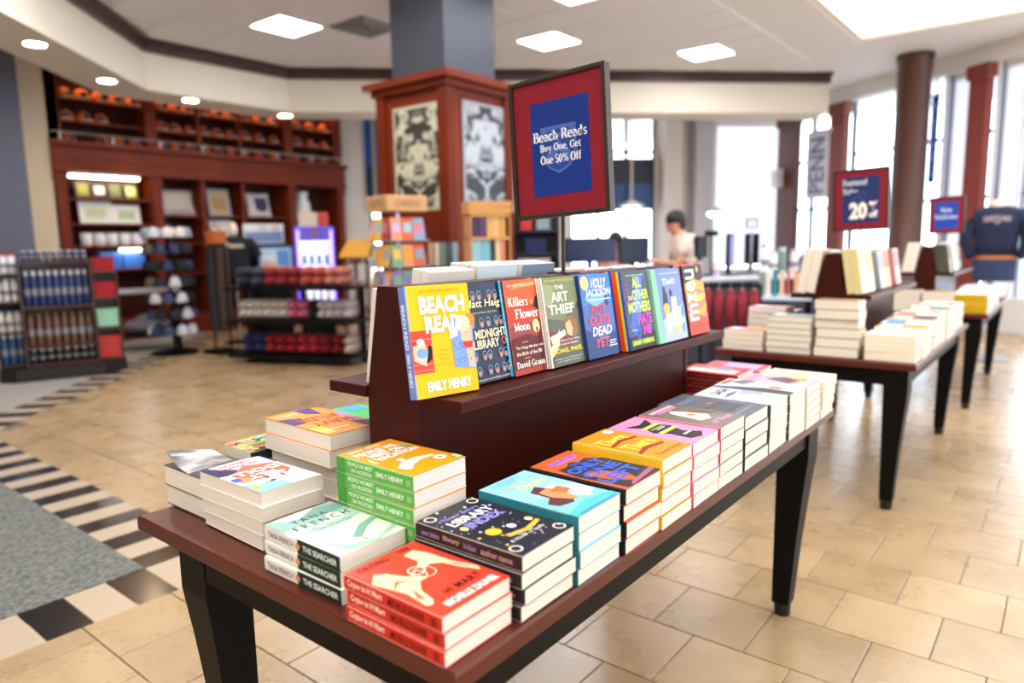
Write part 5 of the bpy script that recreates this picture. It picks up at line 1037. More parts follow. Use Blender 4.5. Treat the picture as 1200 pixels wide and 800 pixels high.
# mannequin torso in a dark T-shirt
mp_ = px(277, 330, d=9.35)
t = thing('mannequin', 'black T-shirt on a cream headed mannequin above the fixture', 'mannequin', (mp_.x, mp_.y, 0), face_cam(mp_))
BKT = mat('black_jersey', '14161e', .9)
MB().lathe([(.2, 0), (.2, .02), (.02, .04)], 14, BLACKW).build('base', t); MB().tube([(0, 0, .03), (0, 0, .95)], .015, 8, STEEL).build('pole', t)
def shirt(mb, m, w_=.2, z0=.9, z1=1.42, sleeves=.16):
    prof = [(z0, w_*.95, .11), (z0+.12, w_*.9, .11), (z0+.3, w_, .125), (z1-.08, w_*1.05, .12), (z1-.02, w_*.8, .09), (z1, w_*.4, .06)]
    v = []; n = 16
    for z, a, b in prof: v += [(a*math.cos(6.283*i/n), b*math.sin(6.283*i/n), z) for i in range(n)]
    f = [(k*n+i, k*n+(i+1) % n, (k+1)*n+(i+1) % n, (k+1)*n+i) for k in range(len(prof)-1) for i in range(n)]+[tuple(range(n))[::-1], tuple(range((len(prof)-1)*n, len(prof)*n))]
    return mb.add(v, f, m)
shirt(MB(), BKT).build('shirt_body', t, True)
for s_ in (-1, 1): MB().tube([(s_*.16, 0, 1.36), (s_*.24, -.0, 1.28), (s_*.28, 0, 1.14)], [.075, .07, .075], 10, BKT).build('sleeve', t, True)
MB().blob((0, 0, 1.5), .06, .075, .1, mat('mannequin_cream', 'e6d8c0', .5)).build('head', t, True)
l_ = art_mesh([('t', 'e0d4b8', 'Penn', .05,.1,.95,.9, {'serif': 0, 'bold': .03})], .26, .09, lambda u: 0); l_.v = [(x-.13, -.127-.03*(1-abs(x-.13)/.2), y+1.25) for x, y, z in l_.v]; l_.build('chest_lettering', t)
# display screen / picture cabinet and drinks cooler behind the fixture
def slab(nm, label, cat, u0, v0, u1, v1, d, th, m, kids, stand=True):
    a, b = px(u0, v1, d=d), px(u1, v0, d=d); c = (a+b)/2; w_ = (Vector((b.x, b.y))-Vector((a.x, a.y))).length; h_ = b.z-a.z
    t = thing(nm, label, cat, (c.x, c.y, 0), face_cam(c)); MB().bev(-w_/2, w_/2, 0, th, a.z, b.z, .01, m).build('body', t)
    if stand: MB().box(-w_/2+.03, w_/2-.03, .03, th-.03, 0, a.z, BLACKW).build('stand', t)
    for k in kids: k(t, w_, h_, a.z)
    return t
def scr(items):
    def fn(t, w_, h_, z):
        a = art_mesh(items, w_, h_, lambda u: 0, .0008)
        a.v = [(x-w_/2, -q-.0005, y+z) for x, y, q in a.v]; a.build('front_print', t)
    return fn
slab('poster_cabinet', 'blue and white picture cabinet on the tiered fixture back', 'display', 305, 288, 342, 335, 9.6, .2, P('4a7ab0'), [scr([('r', 'b8d4ea', .06,.06,.94,.94), ('r', 'e8a0a0', .1,.4,.5,.6), ('r', '5a90d0', .55,.5,.9,.9), ('r', 'f4f6fa', .1,.08,.9,.22), ('r', 'e8c070', .3,.44,.42,.58), ('r', '3a60b0', .1,.24,.9,.36), ('t', 'f8f8fa', 'PENN', .1,.64,.5,.78)])])
slab('brochure_rack', 'white and blue brochure holder above the picture cabinet', 'rack', 287, 262, 331, 286, 10.0, .15, P('e4e6ee'), [scr([('r', '7f9ac8', .04,.1,.96,.6), ('r', 'f0f0f4', .1,.62,.3,.95), ('r', 'd8d4dc', .4,.6,.6,.95), ('r', 'cfc8cc', .7,.6,.9,.95)])])
cq = slab('drinks_cooler', 'glass door drinks cooler glowing violet', 'cooler', 350, 265, 391, 362, 9.9, .55, mat('violet_case', '6a5ad8', .4), [])
a, b = px(350, 362, d=9.9), px(391, 265, d=9.9); cw, ch = (Vector((b.x, b.y))-Vector((a.x, a.y))).length, b.z-a.z
MB().box(-cw/2+.03, -cw/2+.06, -.02, 0, a.z+.05, b.z-.05, mat('violet_glow', '8a70ff', .5, emit=5, ecol='8a78ff')).box(cw/2-.06, cw/2-.03, -.02, 0, a.z+.05, b.z-.05, mat('violet_glow')).build('light_strip', cq)
MB().box(-cw/2+.07, cw/2-.07, -.012, 0, a.z+.06, b.z-.2, mat('cooler_inside', 'e0e4f4', .4, emit=1.3, ecol='dfe4ff')).build('lit_interior', cq)
for k in range(4): MB().box(-cw/2+.07, cw/2-.07, -.03, -.012, a.z+.1+k*.26, a.z+.115+k*.26, STEEL).build('shelf', cq)
MB().lathe([(.045, -.016), (.045, 0)], 12, P('e0a040'), T4((0, 0, b.z-.1)) @ Matrix.Rotation(R(90), 4, 'X')).build('badge', cq)
MB().box(cw/2-.1, cw/2-.08, -.05, -.03, a.z+.4, a.z+.9, STEEL).build('door_handle', cq)
for k in range(12):
    r_, q = divmod(k, 4)
    t = thing('drink_can', '%s can, %s on the %s cooler shelf' % (('silver', 'pink', 'blue')[r_], N9[q], ('lowest', 'second', 'third')[r_]), 'can', M=T4(cq.location) @ RZ(cq.rotation_euler.z) @ T4((-cw/2+.12+q*(cw-.24)/3, -.05, a.z+.1155+r_*.26)), group='cans in the cooler')
    MB().lathe([(.027, 0), (.03, .008), (.03, .11), (.026, .12)], 10, P(('c8ccd8', 'e0a8b8', '8aa8e0')[r_])).build('body', t, True); MB().lathe([(.026, .12), (.024, .124)], 10, SILV).build('lid', t)
ct = b.z
t = thing('paper_sign', 'small red and cream card stand on top of the cooler', 'sign', (cq.location.x, cq.location.y, ct+.0005), cq.rotation_euler.z); MB().box(-.2, .05, .1, .14, 0, .2, P('d8c8b0')).build('card', t); MB().box(.06, .2, .1, .14, 0, .2, P('c85048')).build('card', t)
# yellow roofed display
yp = px(423, 300, d=8.7); t = thing('roofed_stand', 'small stand with a sloping mustard yellow roof', 'stand', (yp.x, yp.y, 0), face_cam(yp)-.5)
YR = mat('mustard_roof', 'd89a1c', .5)
for s_ in (-1, 1): MB().add([(-.2, s_*.19, yp.z), (.2, s_*.19, yp.z), (.17, 0, yp.z+.2), (-.17, 0, yp.z+.2), (-.2, s_*.19, yp.z-.02), (.2, s_*.19, yp.z-.02), (.17, 0, yp.z+.18), (-.17, 0, yp.z+.18)], [(0,1,2,3), (7,6,5,4), (0,4,5,1), (1,5,6,2), (2,6,7,3), (3,7,4,0)], YR).build('roof_panel', t)
for sx in (-.16, .16):
    for sy in (-.15, .15): MB().box(sx-.015, sx+.015, sy-.015, sy+.015, 0, yp.z-.0, mat('brown_post', '6a3c28', .5)).build('post', t)
for k in range(4): MB().box(-.17, .17, -.16, .16, .15+k*.3, .165+k*.3, mat('brown_post')).build('tray', t)
for k in range(3):
    for q in range(3):
        s_ = thing('trinket_tin', '%s tin on the %s tray of the roofed stand, %s from left' % (('brass', 'silver', 'pink')[(k+q) % 3], N9[k+1], N9[q]), 'tin', M=T4(t.location) @ RZ(t.rotation_euler.z) @ T4((-.1+q*.1, -.05, .466+k*.3)), group='tins on the roofed stand'); MB().lathe([(.035, 0), (.038, .06)], 10, mat('tin_%d' % ((k+q) % 3), ('c89a48', 'd0d4dc', 'd88a9a')[(k+q) % 3], .35, .4)).build('body', s_); MB().lathe([(.04, .06), (.04, .075), (.01, .08)], 10, SILV).build('lid', s_)
# greeting card spinner
sp = px(468, 330, d=5.95); t = thing('card_spinner', 'wooden topped spinner rack of greeting cards', 'rack', (sp.x, sp.y, 0), face_cam(sp)+.5)
zt = px(468, 249, d=5.95).z; zh = px(468, 231, d=5.95).z
MB().lathe([(.25, 0), (.25, .03), (.04, .06)], 16, BLACKW).build('base', t); MB().tube([(0, 0, .05), (0, 0, zt)], .02, 8, STEEL).build('post', t)
hb = MB().bev(-.185, .185, -.185, .185, zt, zh, .004, mat('pale_wood', 'c89a68', .5)).build('header_box', t)
for k in range(4):
    a_ = art_mesh([('t', '7a5030', ('CARDS', 'GIFTS')[k % 2], .2,.3,.8,.7, {'bold': 0})], .37, zh-zt, lambda u: 0); M = RZ(k*math.pi/2) @ T4((-.185, -.186, zt)) @ Matrix(((1,0,0,0),(0,0,-1,0),(0,1,0,0),(0,0,0,1))); a_.v = [tuple(M @ Vector(p)) for p in a_.v]; a_.build('header_lettering', hb)
CC = ['e89a78', 'd8808c', '8aa8c8', 'c8b0d8', 'e8c060', '78a890', 'e8e0d8', 'd86a4a', '9ac8d8', 'f0a830', '8a7ab0', 'b84a4a']
for lv in range(6):
    z = zt-.23-lv*.215
    for sd in range(4):
        for q in range(3):
            c = CC[(lv*5+sd*3+q*7) % 12]
            s_ = thing('greeting_card', 'greeting card, %s of three on the %s level, %s of the spinner' % (N9[q], N9[lv], ('front side', 'right side', 'rear side', 'left side')[sd]), 'card', M=T4((sp.x, sp.y, 0)) @ RZ(face_cam(sp)+.5+sd*math.pi/2) @ T4((-.103+q*.103, -.178, z)) @ Matrix.Rotation(R(-8), 4, 'X'), group='greeting cards on the spinner')
            MB().box(-.049, .049, -.004, .004, 0, .18, P(c)).build('card', s_); MB().box(-.035, .035, -.0055, -.004, .06, .14, P(CC[(lv+q*5+3) % 12])).build('picture', s_)
    for sd in range(4):
        M = RZ(sd*math.pi/2); w2 = MB(); w2.box(-.2, .2, -.185, -.155, z-.012, z-.001, STEEL, M); w2.build('pocket', t)
# crate tower of books at the pillar
cpz = px(572, 335, d=5.55); ct_ = T4((cpz.x, cpz.y, 0)) @ RZ(face_cam(cpz)+.25); OAK = wood('honey_oak', 'c08a48', 'd09a58', .5, (3, 3, 14))
lv = [px(572, q, d=5.55).z for q in (306, 278, 252, 238)]
t = thing('crate_tower', 'honey oak book tower with an open crate on top, before the pillar', 'shelf', M=ct_)
for z in [.05, .35, .65]+lv[:3]: MB().box(-.16, .16, -.12, .12, z-.02, z, OAK).build('shelf', t)
for sx in (-.16, .15): MB().box(sx, sx+.01, -.12, .12, 0, lv[2], OAK).build('side_panel', t)
MB().box(-.15, .15, .11, .12, 0, lv[2], OAK).build('back_panel', t)
for k in range(2):
    z0_ = lv[2]+.005+k*.05
    for s_ in (-1, 1): MB().box(-.17, .17, s_*.125-.006, s_*.125+.006, z0_, z0_+.042, OAK).build('crate_slat', t); MB().box(s_*.165-.006, s_*.165+.006, -.119, .119, z0_, z0_+.042, OAK).build('crate_slat', t)
def tower_books(z, hmax, cols, where):
    x = -.145
    for k, (w_, c, nm) in enumerate(cols):
        M = ct_ @ T4((x, -.1, z+.0005)) @ Matrix(((0,0,1,0),(1,0,0,0),(0,1,0,0),(0,0,0,1)))
        book(M, .16, hmax, w_-.002, '%s book standing on the %s shelf of the oak tower' % (nm, where), 'books in the oak tower', c, c, 'c', 0); x += w_
tower_books(lv[1], .16, [(.06, '4a3458', 'dark plum'), (.06, '5a4468', 'purple'), (.05, 'd8a868', 'tan spined'), (.05, 'e0b878', 'honey'), (.05, 'd0a058', 'amber')], 'upper')
tower_books(lv[0], .17, [(.075, '8ac0d0', 'light blue'), (.07, '7ab4c8', 'sky blue'), (.04, '2a3a30', 'dark green'), (.04, 'e0c8a0', 'cream'), (.04, 'd88a70', 'coral')], 'middle')
tower_books(.65, .2, [(.08, 'c8d020', 'lime green'), (.07, 'b8c418', 'chartreuse'), (.07, 'e0987a', 'salmon'), (.05, 'b048b8', 'magenta')], 'lower')

# ------------------------------------------------------------------ people
SKIN = mat('skin', 'c98f72', .55); HAIR = mat('dark_hair', '17120f', .6)
def skinned(name, nodes, edges, m, parent, root=0, sub=2):
    me = bpy.data.meshes.new(name); me.from_pydata([n[:3] for n in nodes], edges, []); me.materials.append(m)
    o = ob(name, me, parent); md = o.modifiers.new('Skin', 'SKIN'); md.use_smooth_shade = True
    for i, n in enumerate(nodes):
        r = n[3]; me.skin_vertices[0].data[i].radius = (r, r if len(n) < 5 else n[4]); me.skin_vertices[0].data[i].use_root = (i == root)
    o.modifiers.new('Sub', 'SUBSURF').levels = sub; o.modifiers['Sub'].render_levels = sub
    return o
def person(label, loc, heading, shirt_c, trouser_c, pose, hair_long=False):
    t = thing('person', label, 'person', loc, heading)
    pel, spi, che, nek, hb, ht, legs, arms = pose
    N = [(*pel, .13, .11), (*spi, .13, .1), (*che, .16, .11), (*nek, .052), (*hb, .075, .07), (*ht, .085, .075)]
    Ed = [(0, 1), (1, 2), (2, 3), (3, 4), (4, 5)]
    fwd = Vector(ht)-Vector(hb); fx_ = Vector((fwd.z, 0, -fwd.x)).normalized()
    mid_ = (Vector(hb)+Vector(ht))/2
    N.append((*(mid_+fx_*.095), .016)); Ed.append((4, 6))                                  # nose
    for s_ in (-1, 1):
        N.append((mid_.x-.005, s_*.085, mid_.z, .016)); Ed.append((5, len(N)-1))            # ear
    SN = [(*pel, .15, .125), (*spi, .15, .12), (*che, .175, .13), ((che[0]*.4+nek[0]*.6), 0, che[2]*.4+nek[2]*.6, .085)]; SE = [(0, 1), (1, 2), (2, 3)]
    TN_ = [(pel[0], 0, pel[2]+.04, .14, .115)]; TE = []
    for s_ in (-1, 1):
        hip, kn, an, to = [(p[0], s_*p[1], p[2]) for p in legs]
        i = len(N); N += [(*hip, .085), (*kn, .056), (*an, .04), (*to, .032)]; Ed += [(0, i), (i, i+1), (i+1, i+2), (i+2, i+3)]
        j = len(TN_); TN_ += [(*hip, .1), (*kn, .072), (an[0], an[1], an[2]+.02, .06)]; TE += [(0, j), (j, j+1), (j+1, j+2)]
    for s_, (sh, el, wr) in zip((-1, 1), arms):
        i = len(N); N += [(*sh, .055), (*el, .04), (*wr, .028)]; Ed += [(2, i), (i, i+1), (i+1, i+2)]
        j = len(SN); mid2 = tuple(sh[q]*.35+el[q]*.65 for q in range(3)); SN += [(*sh, .078), (*mid2, .066)]; SE += [(2, j), (j, j+1)]
        d = (Vector(wr)-Vector(el)).normalized(); side = Vector((0, 0, 1)).cross(d).normalized()
        palm = Vector(wr)+d*.06; k = len(N); N.append((*palm, .034, .016)); Ed.append((i+2, k))
        for q in range(4):
            b0_ = palm+side*(q-1.5)*.02+d*.025; ln = (.028, .034, .032, .024)[q]; f1 = b0_+d*ln+Vector((0, 0, -.008)); f2 = f1+d*ln*.7+Vector((0, 0, -.02))
            n0 = len(N); N += [(*b0_, .009), (*f1, .0085), (*f2, .007)]; Ed += [(k, n0), (n0, n0+1), (n0+1, n0+2)]
        th = Vector(wr)+d*.03-side*s_*.03; n0 = len(N); N += [(*th, .011), (*(th+d*.035-side*s_*.015), .0085)]; Ed += [(k, n0), (n0, n0+1)]
    skinned('body', N, Ed, SKIN, t)
    skinned('shirt', SN, SE, mat('shirt_'+shirt_c, shirt_c, .85), t); skinned('trousers', TN_, TE, mat('trousers_'+trouser_c, trouser_c, .85), t)
    hc = Vector(ht)-fx_*.022+Vector((0, 0, .012)); h_ = MB().blob(hc, .105, .098, .095, HAIR, 14, 10, 3, .05); h_.blob(Vector(hb)-fx_*.055+Vector((0, 0, .05)), .06, .085, .085, HAIR, 12, 8)
    if hair_long: h_.blob(Vector(hb)-fx_*.06+Vector((0, 0, -.08)), .06, .1, .16, HAIR, 12, 8)
    h_.build('hair', t, True)
    e = MB()
    for s_ in (-1, 1): e.blob(mid_+fx_*.082+Vector((0, s_*.032, .02)), .008, .011, .007, P('1a1210'), 8, 6)
    e.build('eyes', t); MB().blob(mid_+fx_*.08+Vector((0, 0, -.05)), .008, .024, .006, P('8a4a40'), 8, 6).build('mouth', t)
    return t
LFT = math.atan2(-RT.y, -RT.x)
cpn = px(806, 300, d=7.25)
person('dark haired person in a cream T-shirt leaning over the counter', (cpn.x, cpn.y, 0), LFT, 'e6d4c4', '2a2c34',
       ((-.02, 0, .88), (.02, 0, 1.04), (.06, 0, 1.22), (.1, 0, 1.345), (.13, 0, 1.38), (.15, 0, 1.465), [(0, .1, .84), (.04, .11, .47), (-.02, .11, .08), (.13, .12, .035)],
        [((.06, -.18, 1.27), (.12, -.24, 1.02), (.36, -.15, 1.03)), ((.06, .18, 1.27), (.14, .24, 1.02), (.4, .14, 1.06))]))
wpn = px(722, 300, d=9.6)
person('person with long dark hair in a pink top behind the counter', (wpn.x, wpn.y, 0), LFT+R(70), 'd8a8b0', '33343c',
       ((-.02, 0, .72), (0, 0, .88), (.02, 0, 1.06), (.03, 0, 1.18), (.05, 0, 1.21), (.06, 0, 1.295), [(.08, .1, .7), (.42, .12, .68), (.4, .12, .3), (.52, .12, .26)],
        [((.02, -.16, 1.1), (.1, -.2, .88), (.3, -.12, .92)), ((.02, .16, 1.1), (.1, .2, .88), (.3, .12, .92))]), True)
st = thing('bar_stool', 'round black stool under the person in pink', 'stool', (wpn.x, wpn.y, 0)); MB().lathe([(.17, .56), (.18, .58), (.17, .605)], 16, BLACKW).build('seat', st)
for k in range(4): a = k*1.571+.785; MB().tube([(.1*math.cos(a), .1*math.sin(a), .56), (.18*math.cos(a), .18*math.sin(a), 0)], .013, 6, STEEL).build('leg', st)
MB().lathe([(.15, .22), (.16, .23), (.15, .24)], 14, STEEL).build('foot_ring', st)

# ------------------------------------------------------------------ service counter and what stands on it
k0, k1 = px(690, 330, d=6.15), px(960, 330, d=6.85); ka = math.atan2(k1.y-k0.y, k1.x-k0.x); KL = (Vector((k1.x, k1.y))-Vector((k0.x, k0.y))).length; KM = T4((k0.x, k0.y, 0)) @ RZ(ka)
cn_ = thing('service_counter', 'long dark service counter with a pale top before the cashier', 'counter', (k0.x, k0.y, 0), ka)
KD = mat('counter_dark', '2c2f3a', .5)
MB().box(0, KL, 0, .4, .08, .88, KD).build('body', cn_); MB().bev(-.04, KL+.04, -.05, .43, .88, .92, .006, mat('counter_top', 'c8ccd6', .3)).build('worktop', cn_); MB().box(.03, KL-.03, .04, .36, 0, .08, BLACKW).build('plinth', cn_)
for k in range(6): MB().box(.05+k*KL/6, (k+1)*KL/6-.03, -.012, 0, .14, .82, mat('counter_panel', '3a3e4c', .5)).build('panel', cn_)
def kx(u): # position along the counter front seen at pixel column u
    p = px(u, 320, pl=(-math.sin(ka), math.cos(ka), -math.sin(ka)*k0.x+math.cos(ka)*k0.y)); return (Vector((p.x, p.y))-Vector((k0.x, k0.y))).length
def monitor(label, u, w_, h_, zb, c, yaw=0, items=None):
    t = thing('monitor', label, 'monitor', M=KM @ T4((kx(u), .25, .9205)) @ RZ(yaw)); z0 = zb-.92
    MB().bev(-w_/2, w_/2, -.02, .02, z0, z0+h_, .006, P('16181e')).build('screen_case', t); MB().box(-w_/2+.012, w_/2-.012, -.022, -.02, z0+.012, z0+h_-.012, P(c, .2)).build('screen', t)
    MB().box(-.02, .02, -.0, .03, .012, z0+.05, P('16181e')).build('neck', t); MB().bev(-.1, .1, -.08, .08, 0, .014, .003, P('16181e')).build('foot', t)
monitor('wide dark monitor at the left end of the counter', 705, .5, .22, 1.08, '2a3350'); monitor('dark blue monitor beside the person in pink', 757, .3, .24, 1.06, '232a3c')
monitor('dark till screen right of the cashier', 838, .16, .2, 1.1, '2c3036', .4); monitor('lilac screen on the counter beside a black one', 873, .1, .32, 1.0, '9a98d8', .5); monitor('tall black screen on the counter', 899, .14, .3, 1.02, '101216', -.1)
t = thing('till_camera', 'small dark camera on a stalk above the till', 'camera', M=KM @ T4((kx(856), .33, .9205))); MB().tube([(0, 0, 0), (0, 0, .38)], .01, 6, BLACKW).build('stalk', t); MB().box(-.05, .05, -.04, .04, .38, .43, BLACKW).build('head', t); MB().lathe([(.05, 0), (.05, .012)], 12, BLACKW).build('foot', t)
t = thing('price_stand', 'small empty framed card stand on the counter', 'sign', M=KM @ T4((kx(884), .06, .9205))); MB().tube([(0, 0, 0), (0, 0, .45)], .008, 6, STEEL).build('stalk', t); MB().box(-.055, .055, -.003, .003, .45, .53, P('c8d4dc')).build('card', t); MB().lathe([(.05, 0), (.05, .012)], 12, STEEL).build('foot', t)
for a in ((-.065, -.055, .44, .54), (.055, .065, .44, .54), (-.055, .055, .44, .45), (-.055, .055, .53, .54)): MB().box(a[0], a[1], -.008, .008, a[2], a[3], P('5a6270')).build('frame', t)
for k, (u, c, hh, nm) in enumerate(((700, 'c8d8e8', .1, 'pale blue'), (768, 'e8e8f0', .16, 'white'), (812, 'b84a40', .18, 'red'), (826, 'c87840', .15, 'amber'), (848, 'd8c8e0', .12, 'lilac'), (905, 'e8f0f0', .3, 'tall white'), (925, '5a8a78', .26, 'green'), (940, 'e0d8e4', .24, 'pale violet'), (915, 'f0f2f6', .22, 'milk white'), (950, '4a5a6a', .2, 'slate grey'))):
    bottles(KM, [(kx(u), .12, .9205)], ['%s bottle standing on the service counter' % nm], 'bottles on the service counter', mat('counter_bottle_'+c, c, .3), SILV, hh, .04, 'counter_bottle')
# shelf of gifts and rack of red jackets in front of the counter
j0 = px(856, 352, d=5.75); ja = face_cam(j0)
t = thing('garment_rack', 'low black rail hung with red jackets', 'rack', (j0.x, j0.y, 0), ja)
RZH = px(862, 334, d=5.75).z
for sx in (-.23, .23): MB().tube([(sx, 0, .03), (sx, 0, RZH)], .014, 6, BLACKW).build('post', t); MB().box(sx-.02, sx+.02, -.2, .2, 0, .03, BLACKW).build('foot', t)
MB().tube([(-.24, 0, RZH), (.24, 0, RZH)], .014, 6, BLACKW).build('rail', t)
REDC = mat('red_fabric', '7c1626', .9)
for k in range(5):
    s_ = thing('red_jacket', 'red jacket on the low rail, %s from left' % N9[k], 'jacket', M=T4((j0.x, j0.y, 0)) @ RZ(ja) @ T4((-.18+k*.09, 0, RZH-.33)), group='red jackets on the low rail')
    MB().lathe([(.034, 0), (.04, .08), (.043, .2), (.034, .27), (.016, .3)], 12, REDC, None, 1, 3.2).build('jacket_body', s_, True); MB().tube([(0, -.15, .25), (0, -.19, .12), (0, -.18, -.02)], [.04, .036, .032], 8, REDC).build('sleeve', s_, True); MB().tube([(0, .15, .25), (0, .19, .12), (0, .18, -.02)], [.04, .036, .032], 8, REDC).build('sleeve', s_, True); MB().tube([(0, 0, .29), (0, .02, .35), (0, 0, .335)], .004, 5, STEEL).build('hook', s_)
g0 = px(918, 346, d=6.1); gt = thing('gift_table', 'dark two-level gift table with a pale top', 'table', (g0.x, g0.y, 0), face_cam(g0)); GZ = g0.z
MB().bev(-.22, .22, -.2, .2, GZ-.03, GZ, .004, mat('pale_blue_top', 'c8dcec', .25)).build('tabletop', gt); MB().box(-.22, .22, -.18, .18, .3, .32, BLACKW).build('lower_shelf', gt)
for sx in (-.2, .2):
    for sy in (-.16, .16): MB().box(sx-.02, sx+.02, sy-.02, sy+.02, 0, GZ-.03, BLACKW).build('leg', gt)
GQ = T4((g0.x, g0.y, 0)) @ RZ(face_cam(g0))
for k, (c, nm, w_) in enumerate((('8a9a98', 'grey green', .05), ('e8e4dc', 'white', .04), ('3a8a98', 'teal', .035), ('e0c8a8', 'tan', .035), ('d84a3a', 'red', .02), ('e8a878', 'peach', .035), ('3a62a8', 'blue', .04))):
    M = GQ @ T4((-.2+.056*k, -.14, GZ+.0005)) @ Matrix(((0,0,1,0),(1,0,0,0),(0,1,0,0),(0,0,0,1))); book(M, .15, .21+.01*(k % 3), w_, '%s book standing on the gift table' % nm, 'books on the gift table', c, c, 'c', 0)
mug_things([(GQ @ T4((-.12, -.05, .3205))).translation, (GQ @ T4((.08, -.08, .3205))).translation], 'teal mugs under the gift table', ['teal mug on the lower gift table shelf, left', 'teal mug on the lower gift table shelf, right'], mat('teal_glaze', '3a9aa0', .25), 1.6)

# ------------------------------------------------------------------ hanging lamps, banners, sweatshirt
for u, v, d, lb in ((838, 247, 12.0, 'white pendant lamp hanging before the bright back wall'), (740, 240, 11.4, 'slim pendant lamp hanging before the wide window')):
    p = px(u, v, d=d); t = thing('pendant_lamp', lb, 'lamp', (p.x, p.y, p.z)); top_z = H-p.z-.001
    MB().tube([(0, 0, .06), (0, 0, top_z)], .012, 6, mat('pendant_rod', 'd8c8b0', .5)).build('rod', t); MB().lathe([(.06, top_z-.03), (.06, top_z)], 12, WHITEP).build('canopy', t)
    MB().lathe([(.22, -.03), (.19, .0), (.07, .05), (.03, .08)], 18, mat('pendant_shade', 'cfd2d8', .4)).build('shade', t, True); MB().blob((0, 0, -.045), .13, .13, .06, mat('pendant_glow', 'ffffff', .5, emit=8, ecol='fff8ee')).build('bulb', t, True)
def banner(label, u0, v0, u1, v1, off_, c, txt, tc):
    a, b = px(u0, v1, pl=(FN.x, FN.y, FQ.dot(FN)-off_)), px(u1, v0, pl=(FN.x, FN.y, FQ.dot(FN)-off_)); s0, s1 = (a-FQ).dot(FD), (b-FQ).dot(FD)
    t = thing('hanging_banner', label, 'banner'); M = FMAT @ T4((s0, -off_, a.z)); w_, h_ = s1-s0, b.z-a.z
    ob('cloth', MB().box(0, w_, 0, .01, 0, h_, P(c, .8), M).mesh('cloth'), t); ob('rod', MB().box(-.04, w_+.04, -.01, .02, h_, h_+.03, STEEL, M).mesh('rod'), t)
    A = M @ T4((0, -.001, 0)) @ Matrix(((1,0,0,0),(0,0,-1,0),(0,1,0,0),(0,0,0,1))); am = art_mesh([('t', tc, txt, .15,.08,.85,.92, {'rot': 1, 'bold': .02})], w_, h_, lambda u: 0, .0005); am.v = [tuple(A @ Vector(p)) for p in am.v]; am.build('lettering', t)
    ob('cord', MB().box(w_/2-.006, w_/2+.006, 0, .012, h_+.03, H-a.z-.3, STEEL, M).mesh('cord'), t)
banner('white hanging banner with blue lettering at the left window', 943, 152, 972, 234, .5, 'e8eaf4', 'PENN', '6a7ab8')
banner('blue hanging banner beside the round column', 1086, 112, 1101, 215, .35, '2a56b0', 'PENN', '8aa8e0')
t = thing('wall_sign', 'small white box sign on the brown pilaster', 'sign'); ob('box', MB().box(fs(917)+.05, fs(926), -.3, -.15, fpl(920, 220).z, fpl(920, 199).z, P('f4f4f8'), FMAT).mesh('box'), t); ob('bracket', MB().box(fs(917)+.1, fs(917)+.13, -.15, -.12, fpl(920, 214).z, fpl(920, 206).z, STEEL, FMAT).mesh('bracket'), t)
# navy sweatshirt on a body form
sw = px(1163, 300, d=6.9); t = thing('dressed_form', 'navy sweatshirt with arched lettering on a headless body form', 'mannequin', (sw.x, sw.y+.25, 0), face_cam(sw))
NV = mat('navy_fleece', '1a2340', .9); sh_z = px(1163, 243, d=6.9).z+.02
shirt(MB(), NV, .2, sh_z-.5, sh_z, 0).build('sweatshirt_body', t, True)
for s_ in (-1, 1): MB().tube([(s_*.15, .0, sh_z-.07), (s_*.235, .0, sh_z-.17), (s_*.26, -.01, sh_z-.34), (s_*.2, -.1, sh_z-.5)], [.075, .07, .062, .05], 12, NV).build('sleeve', t, True)
MB().lathe([(.075, 0), (.07, .04), (.06, .07)], 14, mat('form_cream', 'e8d8c0', .6), T4((0, 0, sh_z-.01))).build('neck_cap', t); MB().lathe([(.19, sh_z-.53), (.195, sh_z-.49)], 16, mat('tan_belt', 'b8703a', .6), None, 1, .58).build('belt', t)
MB().lathe([(.18, sh_z-.75), (.19, sh_z-.53)], 16, mat('denim', '2c3a5c', .85), None, 1, .58).build('jeans', t); MB().tube([(0, 0, .02), (0, 0, sh_z-.72)], .02, 8, STEEL).build('pole', t); MB().lathe([(.2, 0), (.2, .02)], 18, STEEL).build('base', t)
am = art_mesh([('t', 'b8a8a8', 'PENNSYLVANIA', .02,.3,.98,.95, {'bold': .03})]+crest('b8b0b8', '2a3458', .5, .12, .06, .16), .3, .09, lambda u: 0); am.v = [(x-.15, -.128+.09*((x-.15)/.2)**2, y+sh_z-.2+.02*(1-((x-.15)/.15)**2)) for x, y, z in am.v]; am.build('lettering', t)
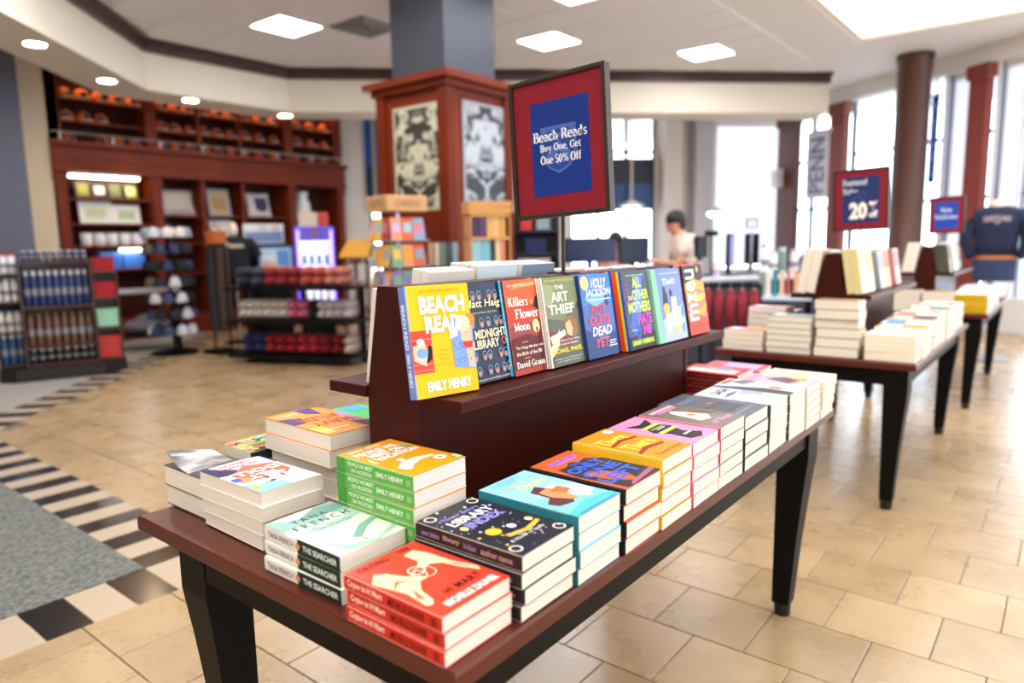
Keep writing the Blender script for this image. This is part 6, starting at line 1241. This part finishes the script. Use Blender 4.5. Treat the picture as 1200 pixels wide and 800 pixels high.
# racks and shelves glimpsed behind the pillar and near the windows
b0_ = px(628, 300, d=7.4); t = thing('wall_unit', 'dark shelf unit of goods right behind the pillar', 'shelf', (b0_.x, b0_.y, 0), face_cam(b0_))
MB().box(-.25, .25, .28, .3, 0, 1.6, KD).build('back_panel', t)
for z in (.1, .5, .9, 1.15, 1.4): MB().box(-.25, .25, 0, .28, z-.02, z, KD).build('shelf', t)
for sx in (-.25, .23): MB().box(sx, sx+.02, 0, .28, 0, 1.6, KD).build('side_panel', t)
BQ = T4((b0_.x, b0_.y, 0)) @ RZ(face_cam(b0_))
for k, (x, z, c, w_, h_, lb) in enumerate(((-.1, 1.4, 'c83a34', .12, .18, 'red'), (.08, 1.4, '8aa0a8', .14, .12, 'grey blue'), (0, 1.15, '26305a', .22, .16, 'navy'), (-.02, .9, 'd8d0c4', .34, .2, 'cream'), (.02, .5, '7a8a98', .3, .24, 'slate'))):
    s_ = thing('gift_box', '%s box on the shelf unit behind the pillar' % lb, 'box', M=BQ @ T4((x, .13, z+.0005))); MB().box(-w_/2, w_/2, -.1, .1, 0, h_*.82, P(c)).build('body', s_); MB().box(-w_/2-.004, w_/2+.004, -.104, .104, h_*.82, h_, P(c)).build('lid', s_)
n0 = px(521, 322, d=6.15); t = thing('book_shelf', 'low dark shelf of books against the pillar', 'shelf', (n0.x, n0.y, 0), face_cam(n0)); 
for z in (.1, .5, .82, 1.08): MB().box(-.14, .14, 0, .2, z-.02, z, DKW).build('shelf', t)
for sx in (-.15, .14): MB().box(sx, sx+.012, 0, .2, 0, 1.1, DKW).build('side_panel', t)
NQ_ = T4((n0.x, n0.y, 0)) @ RZ(face_cam(n0))
for r_, z in enumerate((.82, 1.08)):
    for k in range(5):
        c = ('8ab0c0', '7a9aa8', 'b89a80', 'c8c0b0', '6a8a80', '4a5a60')[(k+2*r_) % 6]; nm = ('sky blue', 'steel blue', 'tan', 'stone', 'sage', 'slate')[(k+2*r_) % 6]
        book(NQ_ @ T4((-.136+.053*k, .01, z+.0005)) @ Matrix(((0,0,1,0),(1,0,0,0),(0,1,0,0),(0,0,0,1))), .14, .2, .045, '%s book on the %s shelf against the pillar' % (nm, ('lower', 'top')[r_]), 'books against the pillar', c, c, 'c', 0)
